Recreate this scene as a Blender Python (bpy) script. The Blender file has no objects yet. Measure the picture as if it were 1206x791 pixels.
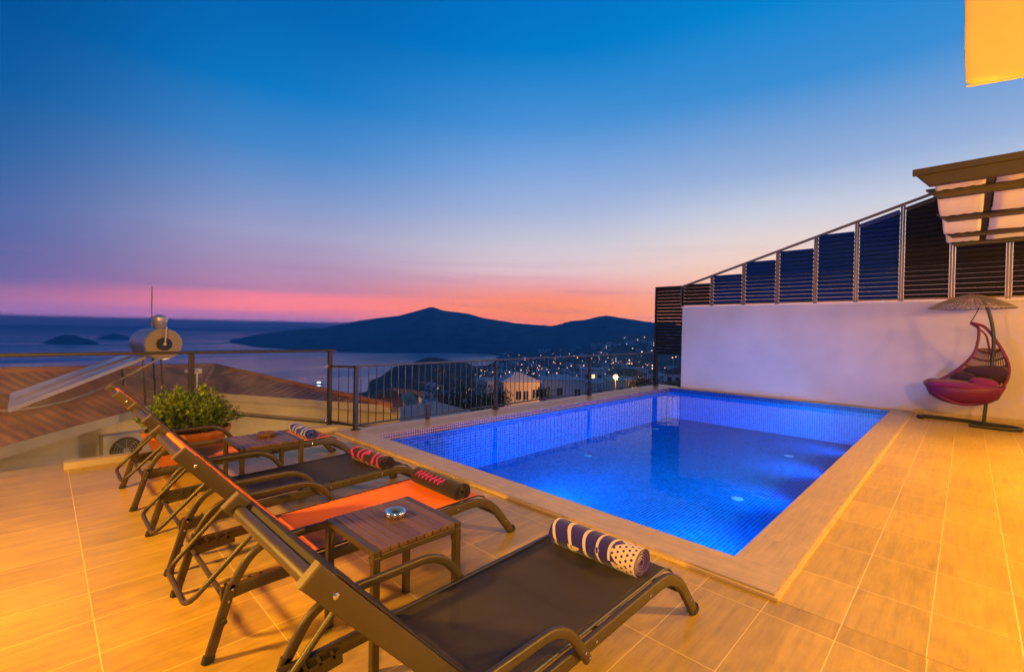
import bpy, math, random
from mathutils import Vector, Matrix, noise
R = random.Random(7)
sc = bpy.context.scene
col = sc.collection
PI = math.pi

# ------------------------------------------------------------------ camera model
FPX, CX, CY, H = 544.7, 603.0, 395.5, 1.5
YAW = math.radians(44.54); ROLL = 0.0186; PITCH = math.atan(6.4 / FPX)
F0 = Vector((math.cos(YAW), math.sin(YAW), 0)); R0 = Vector((math.sin(YAW), -math.cos(YAW), 0)); Z0 = Vector((0, 0, 1))
FW = F0 * math.cos(PITCH) - Z0 * math.sin(PITCH); U0 = F0 * math.sin(PITCH) + Z0 * math.cos(PITCH)
RT = R0 * math.cos(ROLL) + U0 * math.sin(ROLL); UP = U0 * math.cos(ROLL) - R0 * math.sin(ROLL)
def ray(px, py): return FW + RT * ((px - CX) / FPX) - UP * ((py - CY) / FPX)
def PZ(px, py, z=0.0):
    r = ray(px, py); t = (z - H) / r.z; return Vector((r.x * t, r.y * t, z))
def PXX(px, py, X):
    r = ray(px, py); t = X / r.x; return Vector((X, r.y * t, H + r.z * t))
def PD(px, py, d):           # point at horizontal depth d along the view
    r = ray(px, py); t = d / (r.x * F0.x + r.y * F0.y); return Vector((r.x * t, r.y * t, H + r.z * t))
def DL(d, lat, z): return F0 * d + R0 * lat + Vector((0, 0, z))

cam = bpy.data.cameras.new('camera'); co = bpy.data.objects.new('camera', cam); col.objects.link(co)
m = Matrix((( RT.x, UP.x, -FW.x, 0), (RT.y, UP.y, -FW.y, 0), (RT.z, UP.z, -FW.z, H), (0, 0, 0, 1)))
co.matrix_world = m
cam.sensor_width = 36; cam.lens = FPX / 1206 * 36; cam.clip_start = 0.05; cam.clip_end = 60000
sc.camera = co

# ------------------------------------------------------------------ materials
def srgb(r, g, b):
    def c(v):
        v /= 255.0
        return v / 12.92 if v <= 0.04045 else ((v + 0.055) / 1.055) ** 2.4
    return (c(r), c(g), c(b), 1)
MATS = {}
def node(nt, t, **kw):
    n = nt.nodes.new(t)
    for k, v in kw.items(): setattr(n, k, v)
    return n
def mat(name, base, rough=0.6, metal=0.0, var=0.0, scale=20.0, bump=0.0, bscale=80.0, coat=0.0, emit=None, estr=0.0, spec=0.5, sheen=0.0):
    if name in MATS: return MATS[name]
    mt = bpy.data.materials.new(name); mt.use_nodes = True; nt = mt.node_tree
    b = nt.nodes['Principled BSDF']
    base = tuple(base[:3]) + (1,)
    b.inputs['Base Color'].default_value = base
    b.inputs['Roughness'].default_value = rough; b.inputs['Metallic'].default_value = metal
    b.inputs['Specular IOR Level'].default_value = spec
    if coat: b.inputs['Coat Weight'].default_value = coat
    if sheen: b.inputs['Sheen Weight'].default_value = sheen
    if emit:
        b.inputs['Emission Color'].default_value = tuple(emit[:3]) + (1,); b.inputs['Emission Strength'].default_value = estr
    tc = node(nt, 'ShaderNodeTexCoord')
    if var:
        n = node(nt, 'ShaderNodeTexNoise'); n.inputs['Scale'].default_value = scale; n.inputs['Detail'].default_value = 6
        n.inputs['Roughness'].default_value = 0.65
        nt.links.new(tc.outputs['Object'], n.inputs['Vector'])
        r = node(nt, 'ShaderNodeValToRGB')
        r.color_ramp.elements[0].position = 0.3; r.color_ramp.elements[1].position = 0.7
        r.color_ramp.elements[0].color = tuple(max(0, c * (1 - var)) for c in base[:3]) + (1,)
        r.color_ramp.elements[1].color = tuple(min(1, c * (1 + var)) for c in base[:3]) + (1,)
        nt.links.new(n.outputs['Fac'], r.inputs['Fac']); nt.links.new(r.outputs['Color'], b.inputs['Base Color'])
        mr = node(nt, 'ShaderNodeMapRange'); mr.inputs['To Min'].default_value = max(0.02, rough - 0.12); mr.inputs['To Max'].default_value = min(1, rough + 0.12)
        nt.links.new(n.outputs['Fac'], mr.inputs['Value']); nt.links.new(mr.outputs['Result'], b.inputs['Roughness'])
    if bump:
        n2 = node(nt, 'ShaderNodeTexNoise'); n2.inputs['Scale'].default_value = bscale; n2.inputs['Detail'].default_value = 5
        nt.links.new(tc.outputs['Object'], n2.inputs['Vector'])
        bp = node(nt, 'ShaderNodeBump'); bp.inputs['Strength'].default_value = bump; bp.inputs['Distance'].default_value = 0.01
        nt.links.new(n2.outputs['Fac'], bp.inputs['Height']); nt.links.new(bp.outputs['Normal'], b.inputs['Normal'])
    MATS[name] = mt
    return mt

class G:                      # tiny node-graph helper for maths
    def __init__(s, nt): s.nt = nt
    def v(s, sock, x):
        if isinstance(x, (int, float)): sock.default_value = x
        elif isinstance(x, tuple): sock.default_value = x
        else: s.nt.links.new(x, sock)
    def m(s, op, a, b=0.0, c=0.0, clamp=False):
        n = s.nt.nodes.new('ShaderNodeMath'); n.operation = op; n.use_clamp = clamp
        s.v(n.inputs[0], a); s.v(n.inputs[1], b)
        if op in ('MULTIPLY_ADD', 'SMOOTH_MIN', 'WRAP', 'COMPARE'): s.v(n.inputs[2], c)
        return n.outputs[0]
    def mix(s, f, a, b, mode='MIX'):
        n = s.nt.nodes.new('ShaderNodeMix'); n.data_type = 'RGBA'; n.blend_type = mode
        s.v(n.inputs[0], f); s.v(n.inputs[6], a); s.v(n.inputs[7], b); return n.outputs[2]
    def step(s, x, a, b):     # smooth 0..1 between a and b
        n = s.nt.nodes.new('ShaderNodeMapRange'); n.interpolation_type = 'SMOOTHSTEP'
        s.v(n.inputs[0], x); n.inputs[1].default_value = a; n.inputs[2].default_value = b; return n.outputs[0]
    def noise(s, vec, scale, detail=4, rough=0.6, dims='3D'):
        n = s.nt.nodes.new('ShaderNodeTexNoise'); n.inputs['Scale'].default_value = scale; n.inputs['Detail'].default_value = detail
        n.inputs['Roughness'].default_value = rough
        if vec is not None: s.nt.links.new(vec, n.inputs['Vector'])
        return n.outputs['Fac']
    def scalev(s, vec, sv, loc=(0, 0, 0)):
        n = s.nt.nodes.new('ShaderNodeMapping'); n.inputs['Scale'].default_value = sv; n.inputs['Location'].default_value = loc
        s.nt.links.new(vec, n.inputs['Vector']); return n.outputs[0]
    def comb(s, x, y, z):
        n = s.nt.nodes.new('ShaderNodeCombineXYZ'); s.v(n.inputs[0], x); s.v(n.inputs[1], y); s.v(n.inputs[2], z); return n.outputs[0]
    def white(s, vec):
        n = s.nt.nodes.new('ShaderNodeTexWhiteNoise'); n.noise_dimensions = '3D'; s.nt.links.new(vec, n.inputs['Vector']); return n.outputs['Value']
    def bump(s, h, strength, dist=0.01):
        n = s.nt.nodes.new('ShaderNodeBump'); n.inputs['Strength'].default_value = strength; n.inputs['Distance'].default_value = dist
        s.v(n.inputs['Height'], h); return n.outputs[0]

def newmat(name):
    mt = bpy.data.materials.new(name); mt.use_nodes = True; nt = mt.node_tree
    MATS[name] = mt
    return mt, nt, G(nt), nt.nodes['Principled BSDF'], nt.nodes['Material Output']

def tile_mat(name, sx, sy, ox, oy, base, grout, gw=0.0022, streak='x', rough=0.42):
    mt, nt, g, b, out = newmat(name)
    uv = nt.nodes.new('ShaderNodeUVMap').outputs[0]
    sp = nt.nodes.new('ShaderNodeSeparateXYZ'); nt.links.new(uv, sp.inputs[0])
    x = g.m('DIVIDE', g.m('SUBTRACT', sp.outputs[0], ox), sx); y = g.m('DIVIDE', g.m('SUBTRACT', sp.outputs[1], oy), sy)
    fx = g.m('FRACT', x); fy = g.m('FRACT', y)
    dx = g.m('MULTIPLY', g.m('MINIMUM', fx, g.m('SUBTRACT', 1.0, fx)), sx)
    dy = g.m('MULTIPLY', g.m('MINIMUM', fy, g.m('SUBTRACT', 1.0, fy)), sy)
    d = g.m('MINIMUM', dx, dy)
    gr = g.m('SUBTRACT', 1.0, g.step(d, gw * 0.6, gw * 1.5))
    cid = g.comb(g.m('FLOOR', x), g.m('FLOOR', y), 3.0)
    rnd = g.white(cid)
    off = nt.nodes.new('ShaderNodeVectorMath'); off.operation = 'MULTIPLY_ADD'
    nt.links.new(cid, off.inputs[0]); off.inputs[1].default_value = (3.7, 5.3, 1.0); nt.links.new(uv, off.inputs[2])
    sv = (2.2, 26, 1) if streak == 'x' else (26, 2.2, 1)
    n1 = g.noise(g.scalev(off.outputs[0], sv), 1.0, 8, 0.7)
    n2 = g.noise(g.scalev(off.outputs[0], (5, 9, 1)), 1.0, 6, 0.65)
    n3 = g.noise(uv, 1.1, 3, 0.5)
    k = g.m('ADD', g.m('MULTIPLY', g.m('SUBTRACT', n1, 0.5), 1.3), g.m('MULTIPLY', g.m('SUBTRACT', n2, 0.5), 0.9))
    k = g.m('ADD', k, g.m('MULTIPLY', g.m('SUBTRACT', rnd, 0.5), 0.22))
    k = g.m('ADD', k, g.m('MULTIPLY', g.m('SUBTRACT', n3, 0.5), 0.4))
    fac = g.m('MULTIPLY_ADD', k, 1.0, 0.48, clamp=True)
    c = g.mix(fac, tuple(v * 0.62 for v in base[:3]) + (1,), tuple(min(1, v * 1.35) for v in base[:3]) + (1,))
    c = g.mix(gr, c, tuple(grout[:3]) + (1,))
    nt.links.new(c, b.inputs['Base Color'])
    nt.links.new(g.m('ADD', g.m('MULTIPLY', n2, 0.25), rough - 0.20), b.inputs['Roughness'])
    hgt = g.m('ADD', g.m('MULTIPLY', gr, -1.0), g.m('MULTIPLY', n1, 0.35))
    nt.links.new(g.bump(hgt, 0.35, 0.002), b.inputs['Normal'])
    return mt

tile_left = tile_mat('tile_left', 0.64, 0.335, 0.19, 0.77, (0.46, 0.31, 0.050), (0.78, 0.60, 0.20))
tile_right = tile_mat('tile_right', 0.60, 0.33, 2.83, 0.765, (0.48, 0.33, 0.060), (0.80, 0.62, 0.30))
coping_x = tile_mat('coping_tile_x', 1.2, 2.0, 0.1, 0.3, (0.46, 0.34, 0.19), (0.36, 0.28, 0.16), streak='x', gw=0.0012)
coping_y = tile_mat('coping_tile_y', 2.0, 1.2, 1.3, 0.4, (0.46, 0.34, 0.19), (0.36, 0.28, 0.16), streak='y', gw=0.0012)

def mosaic(name, c1, c2, grout, s=0.026, rough=0.25):
    mt, nt, g, b, out = newmat(name)
    uv = nt.nodes.new('ShaderNodeUVMap').outputs[0]
    sp = nt.nodes.new('ShaderNodeSeparateXYZ'); nt.links.new(uv, sp.inputs[0])
    x = g.m('DIVIDE', sp.outputs[0], s); y = g.m('DIVIDE', sp.outputs[1], s)
    fx = g.m('FRACT', x); fy = g.m('FRACT', y)
    d = g.m('MINIMUM', g.m('MINIMUM', fx, g.m('SUBTRACT', 1.0, fx)), g.m('MINIMUM', fy, g.m('SUBTRACT', 1.0, fy)))
    gr = g.m('SUBTRACT', 1.0, g.step(d, 0.05, 0.13))
    rnd = g.white(g.comb(g.m('FLOOR', x), g.m('FLOOR', y), 1.0))
    c = g.mix(g.m('POWER', rnd, 1.3), c1, c2); c = g.mix(gr, c, grout)
    nt.links.new(c, b.inputs['Base Color']); b.inputs['Roughness'].default_value = rough
    nt.links.new(g.bump(g.m('SUBTRACT', 1.0, gr), 0.3, 0.002), b.inputs['Normal'])
    return mt
pool_tile = mosaic('pool_mosaic', (0.0005, 0.045, 0.26, 1), (0.001, 0.135, 0.52, 1), (0.002, 0.34, 0.85, 1), s=0.045)
band_tile = mosaic('band_mosaic', (0.03, 0.015, 0.07, 1), (0.09, 0.04, 0.16, 1), (0.50, 0.38, 0.40, 1), s=0.04)
band_tile_b = mosaic('band_mosaic_blue', (0.004, 0.02, 0.16, 1), (0.01, 0.05, 0.30, 1), (0.02, 0.09, 0.40, 1), s=0.04)

metal = mat('brown_metal', (0.048, 0.036, 0.019), 0.42, 0.0, var=0.12, scale=9, bump=0.04, bscale=400)
dark_metal = mat('dark_metal', (0.008, 0.007, 0.008), 0.45, 0.0, var=0.2, scale=6)
chrome = mat('chrome', (0.75, 0.74, 0.72), 0.18, 1.0)
teak = None
def wood_mat():
    mt, nt, g, b, out = newmat('teak_slats')
    tc = nt.nodes.new('ShaderNodeTexCoord').outputs['Object']
    sp = nt.nodes.new('ShaderNodeSeparateXYZ'); nt.links.new(tc, sp.inputs[0])
    idx = g.m('FLOOR', g.m('DIVIDE', g.m('ADD', sp.outputs[0], 0.205), 0.0453))
    v = g.comb(g.m('MULTIPLY', sp.outputs[0], 55.0), g.m('MULTIPLY_ADD', sp.outputs[1], 4.0, g.m('MULTIPLY', idx, 7.3)), idx)
    n = g.noise(v, 1.0, 7, 0.65); rnd = g.white(g.comb(idx, 1.0, 2.0))
    f = g.m('ADD', g.m('MULTIPLY', n, 0.9), g.m('MULTIPLY', g.m('SUBTRACT', rnd, 0.5), 0.5), clamp=True)
    c = g.mix(f, (0.048, 0.026, 0.020, 1), (0.17, 0.090, 0.068, 1))
    nt.links.new(c, b.inputs['Base Color']); b.inputs['Roughness'].default_value = 0.45
    nt.links.new(g.bump(n, 0.25, 0.002), b.inputs['Normal'])
    return mt
teak = wood_mat()
def sling_mat(name, base, transp):
    mt, nt, g, b, out = newmat(name)
    tc = nt.nodes.new('ShaderNodeTexCoord').outputs['Object']
    n = g.noise(g.scalev(tc, (1, 1, 1)), 5, 3, 0.5)
    c = g.mix(n, tuple(v * 0.85 for v in base) + (1,), tuple(min(1, v * 1.15) for v in base) + (1,))
    w = nt.nodes.new('ShaderNodeTexWave'); w.inputs['Scale'].default_value = 180; w.bands_direction = 'Y'; nt.links.new(tc, w.inputs['Vector'])
    w2 = nt.nodes.new('ShaderNodeTexWave'); w2.inputs['Scale'].default_value = 180; w2.bands_direction = 'X'; nt.links.new(tc, w2.inputs['Vector'])
    hh = g.m('MULTIPLY', w.outputs['Fac'], w2.outputs['Fac'])
    nt.links.new(c, b.inputs['Base Color']); b.inputs['Roughness'].default_value = 0.65; b.inputs['Specular IOR Level'].default_value = 0.25
    nt.links.new(g.bump(hh, 0.25, 0.001), b.inputs['Normal'])
    tr = nt.nodes.new('ShaderNodeBsdfTransparent'); mx = nt.nodes.new('ShaderNodeMixShader'); mx.inputs[0].default_value = transp
    nt.links.new(b.outputs[0], mx.inputs[1]); nt.links.new(tr.outputs[0], mx.inputs[2]); nt.links.new(mx.outputs[0], out.inputs[0])
    return mt
sling_orange = sling_mat('sling_orange', (1.0, 0.19, 0.012), 0.0)
sling_dark = sling_mat('sling_charcoal', (0.046, 0.040, 0.046), 0.20)
lit_end = mat('beam_end_lamplit', (.12, .085, .045), .5)  # lamplight on the bare beam ends put into a paler colour
rubber = mat('black_rubber', (0.02, 0.02, 0.02), 0.7)
terracotta = mat('terracotta', (0.50, 0.16, 0.045), 0.65, var=0.18, scale=7, bump=0.1, bscale=60)
plaster = mat('white_plaster', (0.58, 0.50, 0.50), 0.85, var=0.10, scale=0.9, bump=0.3, bscale=35)
cream = mat('cream_render', (0.46, 0.37, 0.27), 0.9, var=0.12, scale=0.9, bump=0.15, bscale=25)
concrete = mat('pale_concrete', (0.42, 0.36, 0.31), 0.9, var=0.15, scale=1.2, bump=0.2, bscale=20)

def rooftile_mat(name, base):
    mt, nt, g, b, out = newmat(name)
    uv = nt.nodes.new('ShaderNodeUVMap').outputs[0]
    sp = nt.nodes.new('ShaderNodeSeparateXYZ'); nt.links.new(uv, sp.inputs[0])
    x = g.m('DIVIDE', sp.outputs[0], 0.22); y = g.m('DIVIDE', sp.outputs[1], 0.34)
    wv = g.m('SINE', g.m('MULTIPLY', x, 2 * PI)); fy = g.m('FRACT', y)
    h = g.m('ADD', g.m('MULTIPLY', wv, 0.3), g.m('MULTIPLY', fy, -0.5))
    rnd = g.white(g.comb(g.m('FLOOR', x), g.m('FLOOR', y), 1.0))
    n = g.noise(uv, 0.7, 6, 0.7)
    f = g.m('ADD', g.m('MULTIPLY', rnd, 0.35), g.m('MULTIPLY', g.step(n, .35, .62), 0.65), clamp=True)
    c = g.mix(f, tuple(v * 0.45 for v in base) + (1,), tuple(min(1, v * 1.4) for v in base) + (1,))
    nt.links.new(c, b.inputs['Base Color']); b.inputs['Roughness'].default_value = 0.8
    nt.links.new(g.bump(h, 0.8, 0.04), b.inputs['Normal'])
    return mt
roof_tile = rooftile_mat('roof_tile', (0.44, 0.16, 0.065))

def glass_mat(name, tint, ior=1.45, wav=0.0, dirt=0.0):
    mt, nt, g, b, out = newmat(name); nt.nodes.remove(b)
    fr = nt.nodes.new('ShaderNodeFresnel'); fr.inputs[0].default_value = ior
    tr = nt.nodes.new('ShaderNodeBsdfTransparent'); tr.inputs[0].default_value = tint
    gl = nt.nodes.new('ShaderNodeBsdfGlossy'); gl.inputs['Roughness'].default_value = 0.02
    if wav:
        tc = nt.nodes.new('ShaderNodeTexCoord').outputs['Object']
        h = g.m('ADD', g.noise(tc, 1.6, 3, 0.5), g.m('MULTIPLY', g.noise(tc, 6, 2, 0.5), 0.2))
        bp = g.bump(h, wav, 0.05); nt.links.new(bp, fr.inputs['Normal']); nt.links.new(bp, gl.inputs['Normal'])
    mx = nt.nodes.new('ShaderNodeMixShader')
    nt.links.new(fr.outputs[0], mx.inputs[0]); nt.links.new(tr.outputs[0], mx.inputs[1]); nt.links.new(gl.outputs[0], mx.inputs[2])
    if dirt:
        df = nt.nodes.new('ShaderNodeBsdfDiffuse'); df.inputs[0].default_value = (.7, .68, .66, 1); m2 = nt.nodes.new('ShaderNodeMixShader')
        tc = nt.nodes.new('ShaderNodeTexCoord').outputs['Object']
        nt.links.new(g.m('MULTIPLY', g.step(g.noise(g.scalev(tc, (1.2, 1.2, .5)), 2.0, 6, .7), .25, .8), dirt * 2), m2.inputs[0])
        nt.links.new(mx.outputs[0], m2.inputs[1]); nt.links.new(df.outputs[0], m2.inputs[2]); mx = m2
    nt.links.new(mx.outputs[0], out.inputs[0])
    return mt
glass = glass_mat('rail_glass', (0.86, 0.90, 0.90, 1), 1.6, dirt=.03)
water = glass_mat('pool_water', (0.80, 0.93, 1.0, 1), 1.09, 0.10)

def towel_mat(name, a, b_, kind):
    mt, nt, g, b, out = newmat(name)
    uv = nt.nodes.new('ShaderNodeUVMap').outputs[0]
    sp = nt.nodes.new('ShaderNodeSeparateXYZ'); nt.links.new(uv, sp.inputs[0])
    u, v = sp.outputs[0], sp.outputs[1]          # metres along roll / around
    if kind == 'figure':                          # navy figures with cream comb strokes and a dotted end
        n = g.noise(g.scalev(uv, (8, 9, 1)), 1.0, 1.0, 0.3)
        figs = g.step(n, 0.37, 0.385)
        w = nt.nodes.new('ShaderNodeTexWave'); w.inputs['Scale'].default_value = 3.6; w.inputs['Distortion'].default_value = 5; w.inputs['Detail'].default_value = 0
        nt.links.new(g.scalev(uv, (1, 1.4, 1)), w.inputs['Vector'])
        lines = g.step(w.outputs['Fac'], 0.89, 0.92)
        f = g.m('ABSOLUTE', g.m('SUBTRACT', figs, lines))
        # dots
        s = 0.026
        fx = g.m('SUBTRACT', g.m('FRACT', g.m('DIVIDE', u, s)), 0.5)
        row = g.m('FLOOR', g.m('DIVIDE', u, s))
        fy = g.m('SUBTRACT', g.m('FRACT', g.m('ADD', g.m('DIVIDE', v, s), g.m('MULTIPLY', row, 0.5))), 0.5)
        dd = g.m('SQRT', g.m('ADD', g.m('MULTIPLY', fx, fx), g.m('MULTIPLY', fy, fy)))
        dots = g.m('SUBTRACT', 1.0, g.step(dd, 0.22, 0.27))
        edge = g.step(g.m('ADD', u, g.m('MULTIPLY', g.m('SUBTRACT', n, 0.5), 0.15)), 0.395, 0.40)
        nmix = nt.nodes.new('ShaderNodeMix'); nmix.data_type = 'FLOAT'
        nt.links.new(edge, nmix.inputs[0]); nt.links.new(f, nmix.inputs[2]); nt.links.new(dots, nmix.inputs[3])
        f = nmix.outputs[0]
    elif kind == 'script':                        # a looping hand-drawn line
        t = g.m('MULTIPLY', u, 2 * PI / 0.045)
        s1 = g.m('MULTIPLY', g.m('SINE', t), 0.017)
        cc = g.m('ADD', s1, g.m('MULTIPLY', g.m('SINE', g.m('MULTIPLY', t, 2.0)), 0.008))
        dv = g.m('ABSOLUTE', g.m('SUBTRACT', g.m('SUBTRACT', v, -0.070), cc))
        ok = g.m('MULTIPLY', g.step(u, 0.05, 0.055), g.m('SUBTRACT', 1.0, g.step(u, 0.36, 0.365)))
        f = g.m('MULTIPLY', g.m('SUBTRACT', 1.0, g.step(dv, 0.007, 0.010)), ok)
    else:
        w = nt.nodes.new('ShaderNodeTexWave'); w.inputs['Scale'].default_value = 3.2; w.inputs['Distortion'].default_value = 5.5
        w.inputs['Detail'].default_value = 0.5; w.inputs['Detail Scale'].default_value = 2
        nt.links.new(g.scalev(uv, (1.0, 1.6, 1)), w.inputs['Vector'])
        f = g.step(w.outputs['Fac'], 0.70, 0.78)
    c = g.mix(f, a, b_)
    nt.links.new(c, b.inputs['Base Color']); b.inputs['Roughness'].default_value = 0.95; b.inputs['Sheen Weight'].default_value = 0.15
    nn = g.noise(uv, 260, 3, 0.6)
    nt.links.new(g.bump(nn, 0.6, 0.003), b.inputs['Normal'])
    return mt

# ------------------------------------------------------------------ mesh builder
class MB:
    def __init__(s): s.v = []; s.f = []; s.uv = []; s.mi = []
    def face(s, pts, uv=None, mi=0):
        n = len(s.v); s.v += [tuple(p) for p in pts]; s.f.append(tuple(range(n, n + len(pts))))
        s.uv.append(uv or [(0, 0)] * len(pts)); s.mi.append(mi)
    def grid(s, rows, closed_u=False, closed_v=False, mi=0, uvf=None):
        n = len(s.v); nr = len(rows); nc = len(rows[0])
        for r in rows: s.v += [tuple(p) for p in r]
        for i in range(nr if closed_v else nr - 1):
            for j in range(nc if closed_u else nc - 1):
                i2 = (i + 1) % nr; j2 = (j + 1) % nc
                s.f.append((n + i * nc + j, n + i * nc + j2, n + i2 * nc + j2, n + i2 * nc + j))
                if uvf: s.uv.append([uvf(i, j), uvf(i, j + 1), uvf(i + 1, j + 1), uvf(i + 1, j)])
                else: s.uv.append([(0, 0)] * 4)
                s.mi.append(mi)
    def box(s, lo, hi, mi=0, M=None, bev=0.0):
        x0, y0, z0 = lo; x1, y1, z1 = hi
        P = [Vector(p) for p in ((x0, y0, z0), (x1, y0, z0), (x1, y1, z0), (x0, y1, z0), (x0, y0, z1), (x1, y0, z1), (x1, y1, z1), (x0, y1, z1))]
        if M is not None: Q = [M @ p for p in P]
        else: Q = P
        for f, ax in (((0, 3, 2, 1), 2), ((4, 5, 6, 7), 2), ((0, 1, 5, 4), 1), ((2, 3, 7, 6), 1), ((1, 2, 6, 5), 0), ((3, 0, 4, 7), 0)):
            uv = []
            for k in f:
                p = P[k]; uv.append((p.x, p.y) if ax == 2 else ((p.x, p.z) if ax == 1 else (p.y, p.z)))
            s.face([Q[k] for k in f], uv, mi)
    def sweep(s, path, prof, side=None, closed=False, mi=0, scale=None, caps=True):
        path = [Vector(p) for p in path]; n = len(path); rows = []
        prev = None
        for i, p in enumerate(path):
            a = path[(i - 1) % n] if (closed or i > 0) else p; b = path[(i + 1) % n] if (closed or i < n - 1) else p
            t = (b - a).normalized()
            if side is not None:
                sd = Vector(side); sd = (sd - t * sd.dot(t)).normalized()
            elif prev is None:
                sd = t.orthogonal().normalized()
            else:
                sd = prev - t * prev.dot(t); sd = sd.normalized() if sd.length > 1e-6 else t.orthogonal().normalized()
            prev = sd; nn = sd.cross(t)
            k = scale[i] if scale else 1.0
            # mitre correction
            if 0 < i < n - 1 or closed:
                d1 = (p - a).normalized(); c = max(0.5, math.sqrt(max(0.01, (1 + d1.dot((b - p).normalized())) / 2)))
            else: c = 1.0
            rows.append([p + sd * (q[0] * k) + nn * (q[1] * k / c) for q in prof])
        s.grid(rows, closed_u=True, closed_v=closed, mi=mi)
        if caps and not closed:
            s.face(list(reversed(rows[0])), mi=mi); s.face(rows[-1], mi=mi)
    def tube(s, path, r, seg=8, **k):
        s.sweep(path, [(r * math.cos(2 * PI * i / seg), r * math.sin(2 * PI * i / seg)) for i in range(seg)], **k)
    def lathe(s, prof, c=(0, 0, 0), seg=28, mi=0, axis=None, cap0=True, cap1=True, uvs=False):
        M = Matrix.Translation(Vector(c))
        if axis is not None: M = M @ Vector((0, 0, 1)).rotation_difference(Vector(axis).normalized()).to_matrix().to_4x4()
        rows = [[M @ Vector((r * math.cos(2 * PI * i / seg), r * math.sin(2 * PI * i / seg), z)) for i in range(seg)] for r, z in prof]
        s.grid(rows, closed_u=True, mi=mi)
        if cap0: s.face(list(reversed(rows[0])), mi=mi)
        if cap1: s.face(rows[-1], mi=mi)
    def build(s, name, mats, parent=None, smooth=False, bevel=0.0, loc=None):
        me = bpy.data.meshes.new(name); me.from_pydata(s.v, [], s.f)
        if not isinstance(mats, (list, tuple)): mats = [mats]
        for mm in mats: me.materials.append(mm)
        ul = me.uv_layers.new(name='UVMap'); k = 0
        for fi, uvs in enumerate(s.uv):
            for u in uvs: ul.data[k].uv = u; k += 1
        me.polygons.foreach_set('material_index', s.mi)
        me.validate(clean_customdata=False); me.update()
        if smooth:
            me.polygons.foreach_set('use_smooth', [True] * len(me.polygons))
            try: me.set_sharp_from_angle(angle=math.radians(smooth if smooth is not True else 40))
            except Exception: pass
        o = bpy.data.objects.new(name, me); col.objects.link(o)
        if parent is not None: o.parent = parent
        if loc is not None: o.location = loc
        if bevel:
            # weld then bevel on render
            w = o.modifiers.new('weld', 'WELD'); w.merge_threshold = 0.0002
            bm_ = o.modifiers.new('bevel', 'BEVEL'); bm_.width = bevel; bm_.segments = 2; bm_.limit_method = 'ANGLE'; bm_.angle_limit = math.radians(50)
        return o
def tag(o, label=None, cat=None, group=None, kind=None):
    if label: o['label'] = label
    if cat: o['category'] = cat
    if group: o['group'] = group
    if kind: o['kind'] = kind
    return o
def empty(name, loc, label, cat, group=None, rz=0.0):
    o = bpy.data.objects.new(name, None); col.objects.link(o); o.location = loc; o.rotation_euler = (0, 0, rz); o.empty_display_size = 0.1
    return tag(o, label, cat, group)
def copytree(o, parent=None):
    c = o.copy(); col.objects.link(c)
    if parent is not None: c.parent = parent
    for ch in list(o.children): copytree(ch, c)
    return c
def rrect(w, h, r=0.25, seg=3):        # rounded rectangle profile
    q = []; rr = min(w, h) * r
    for cx, cy, a0 in ((w / 2 - rr, h / 2 - rr, 0), (-w / 2 + rr, h / 2 - rr, 90), (-w / 2 + rr, -h / 2 + rr, 180), (w / 2 - rr, -h / 2 + rr, 270)):
        for k in range(seg + 1):
            a = math.radians(a0 + 90 * k / seg); q.append((cx + rr * math.cos(a), cy + rr * math.sin(a)))
    return q
def smoothpath(pts, n=6):              # catmull-rom
    pts = [Vector(p) for p in pts]; out = []
    for i in range(len(pts) - 1):
        p0 = pts[max(i - 1, 0)]; p1 = pts[i]; p2 = pts[i + 1]; p3 = pts[min(i + 2, len(pts) - 1)]
        for k in range(n):
            t = k / n
            out.append(0.5 * ((2 * p1) + (p2 - p0) * t + (2 * p0 - 5 * p1 + 4 * p2 - p3) * t * t + (3 * p1 - p0 - 3 * p2 + p3) * t ** 3))
    out.append(pts[-1]); return out
def fillet(pts, r, n=5):               # polyline with rounded corners
    pts = [Vector(p) for p in pts]; out = [pts[0]]
    for i in range(1, len(pts) - 1):
        a, b, c = pts[i - 1], pts[i], pts[i + 1]
        rr = min(r, (a - b).length * 0.49, (c - b).length * 0.49)
        p = b + (a - b).normalized() * rr; q = b + (c - b).normalized() * rr
        for k in range(n + 1):
            t = k / n; out.append(p * (1 - t) ** 2 + b * 2 * t * (1 - t) + q * t * t)
    out.append(pts[-1]); return out

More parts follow.
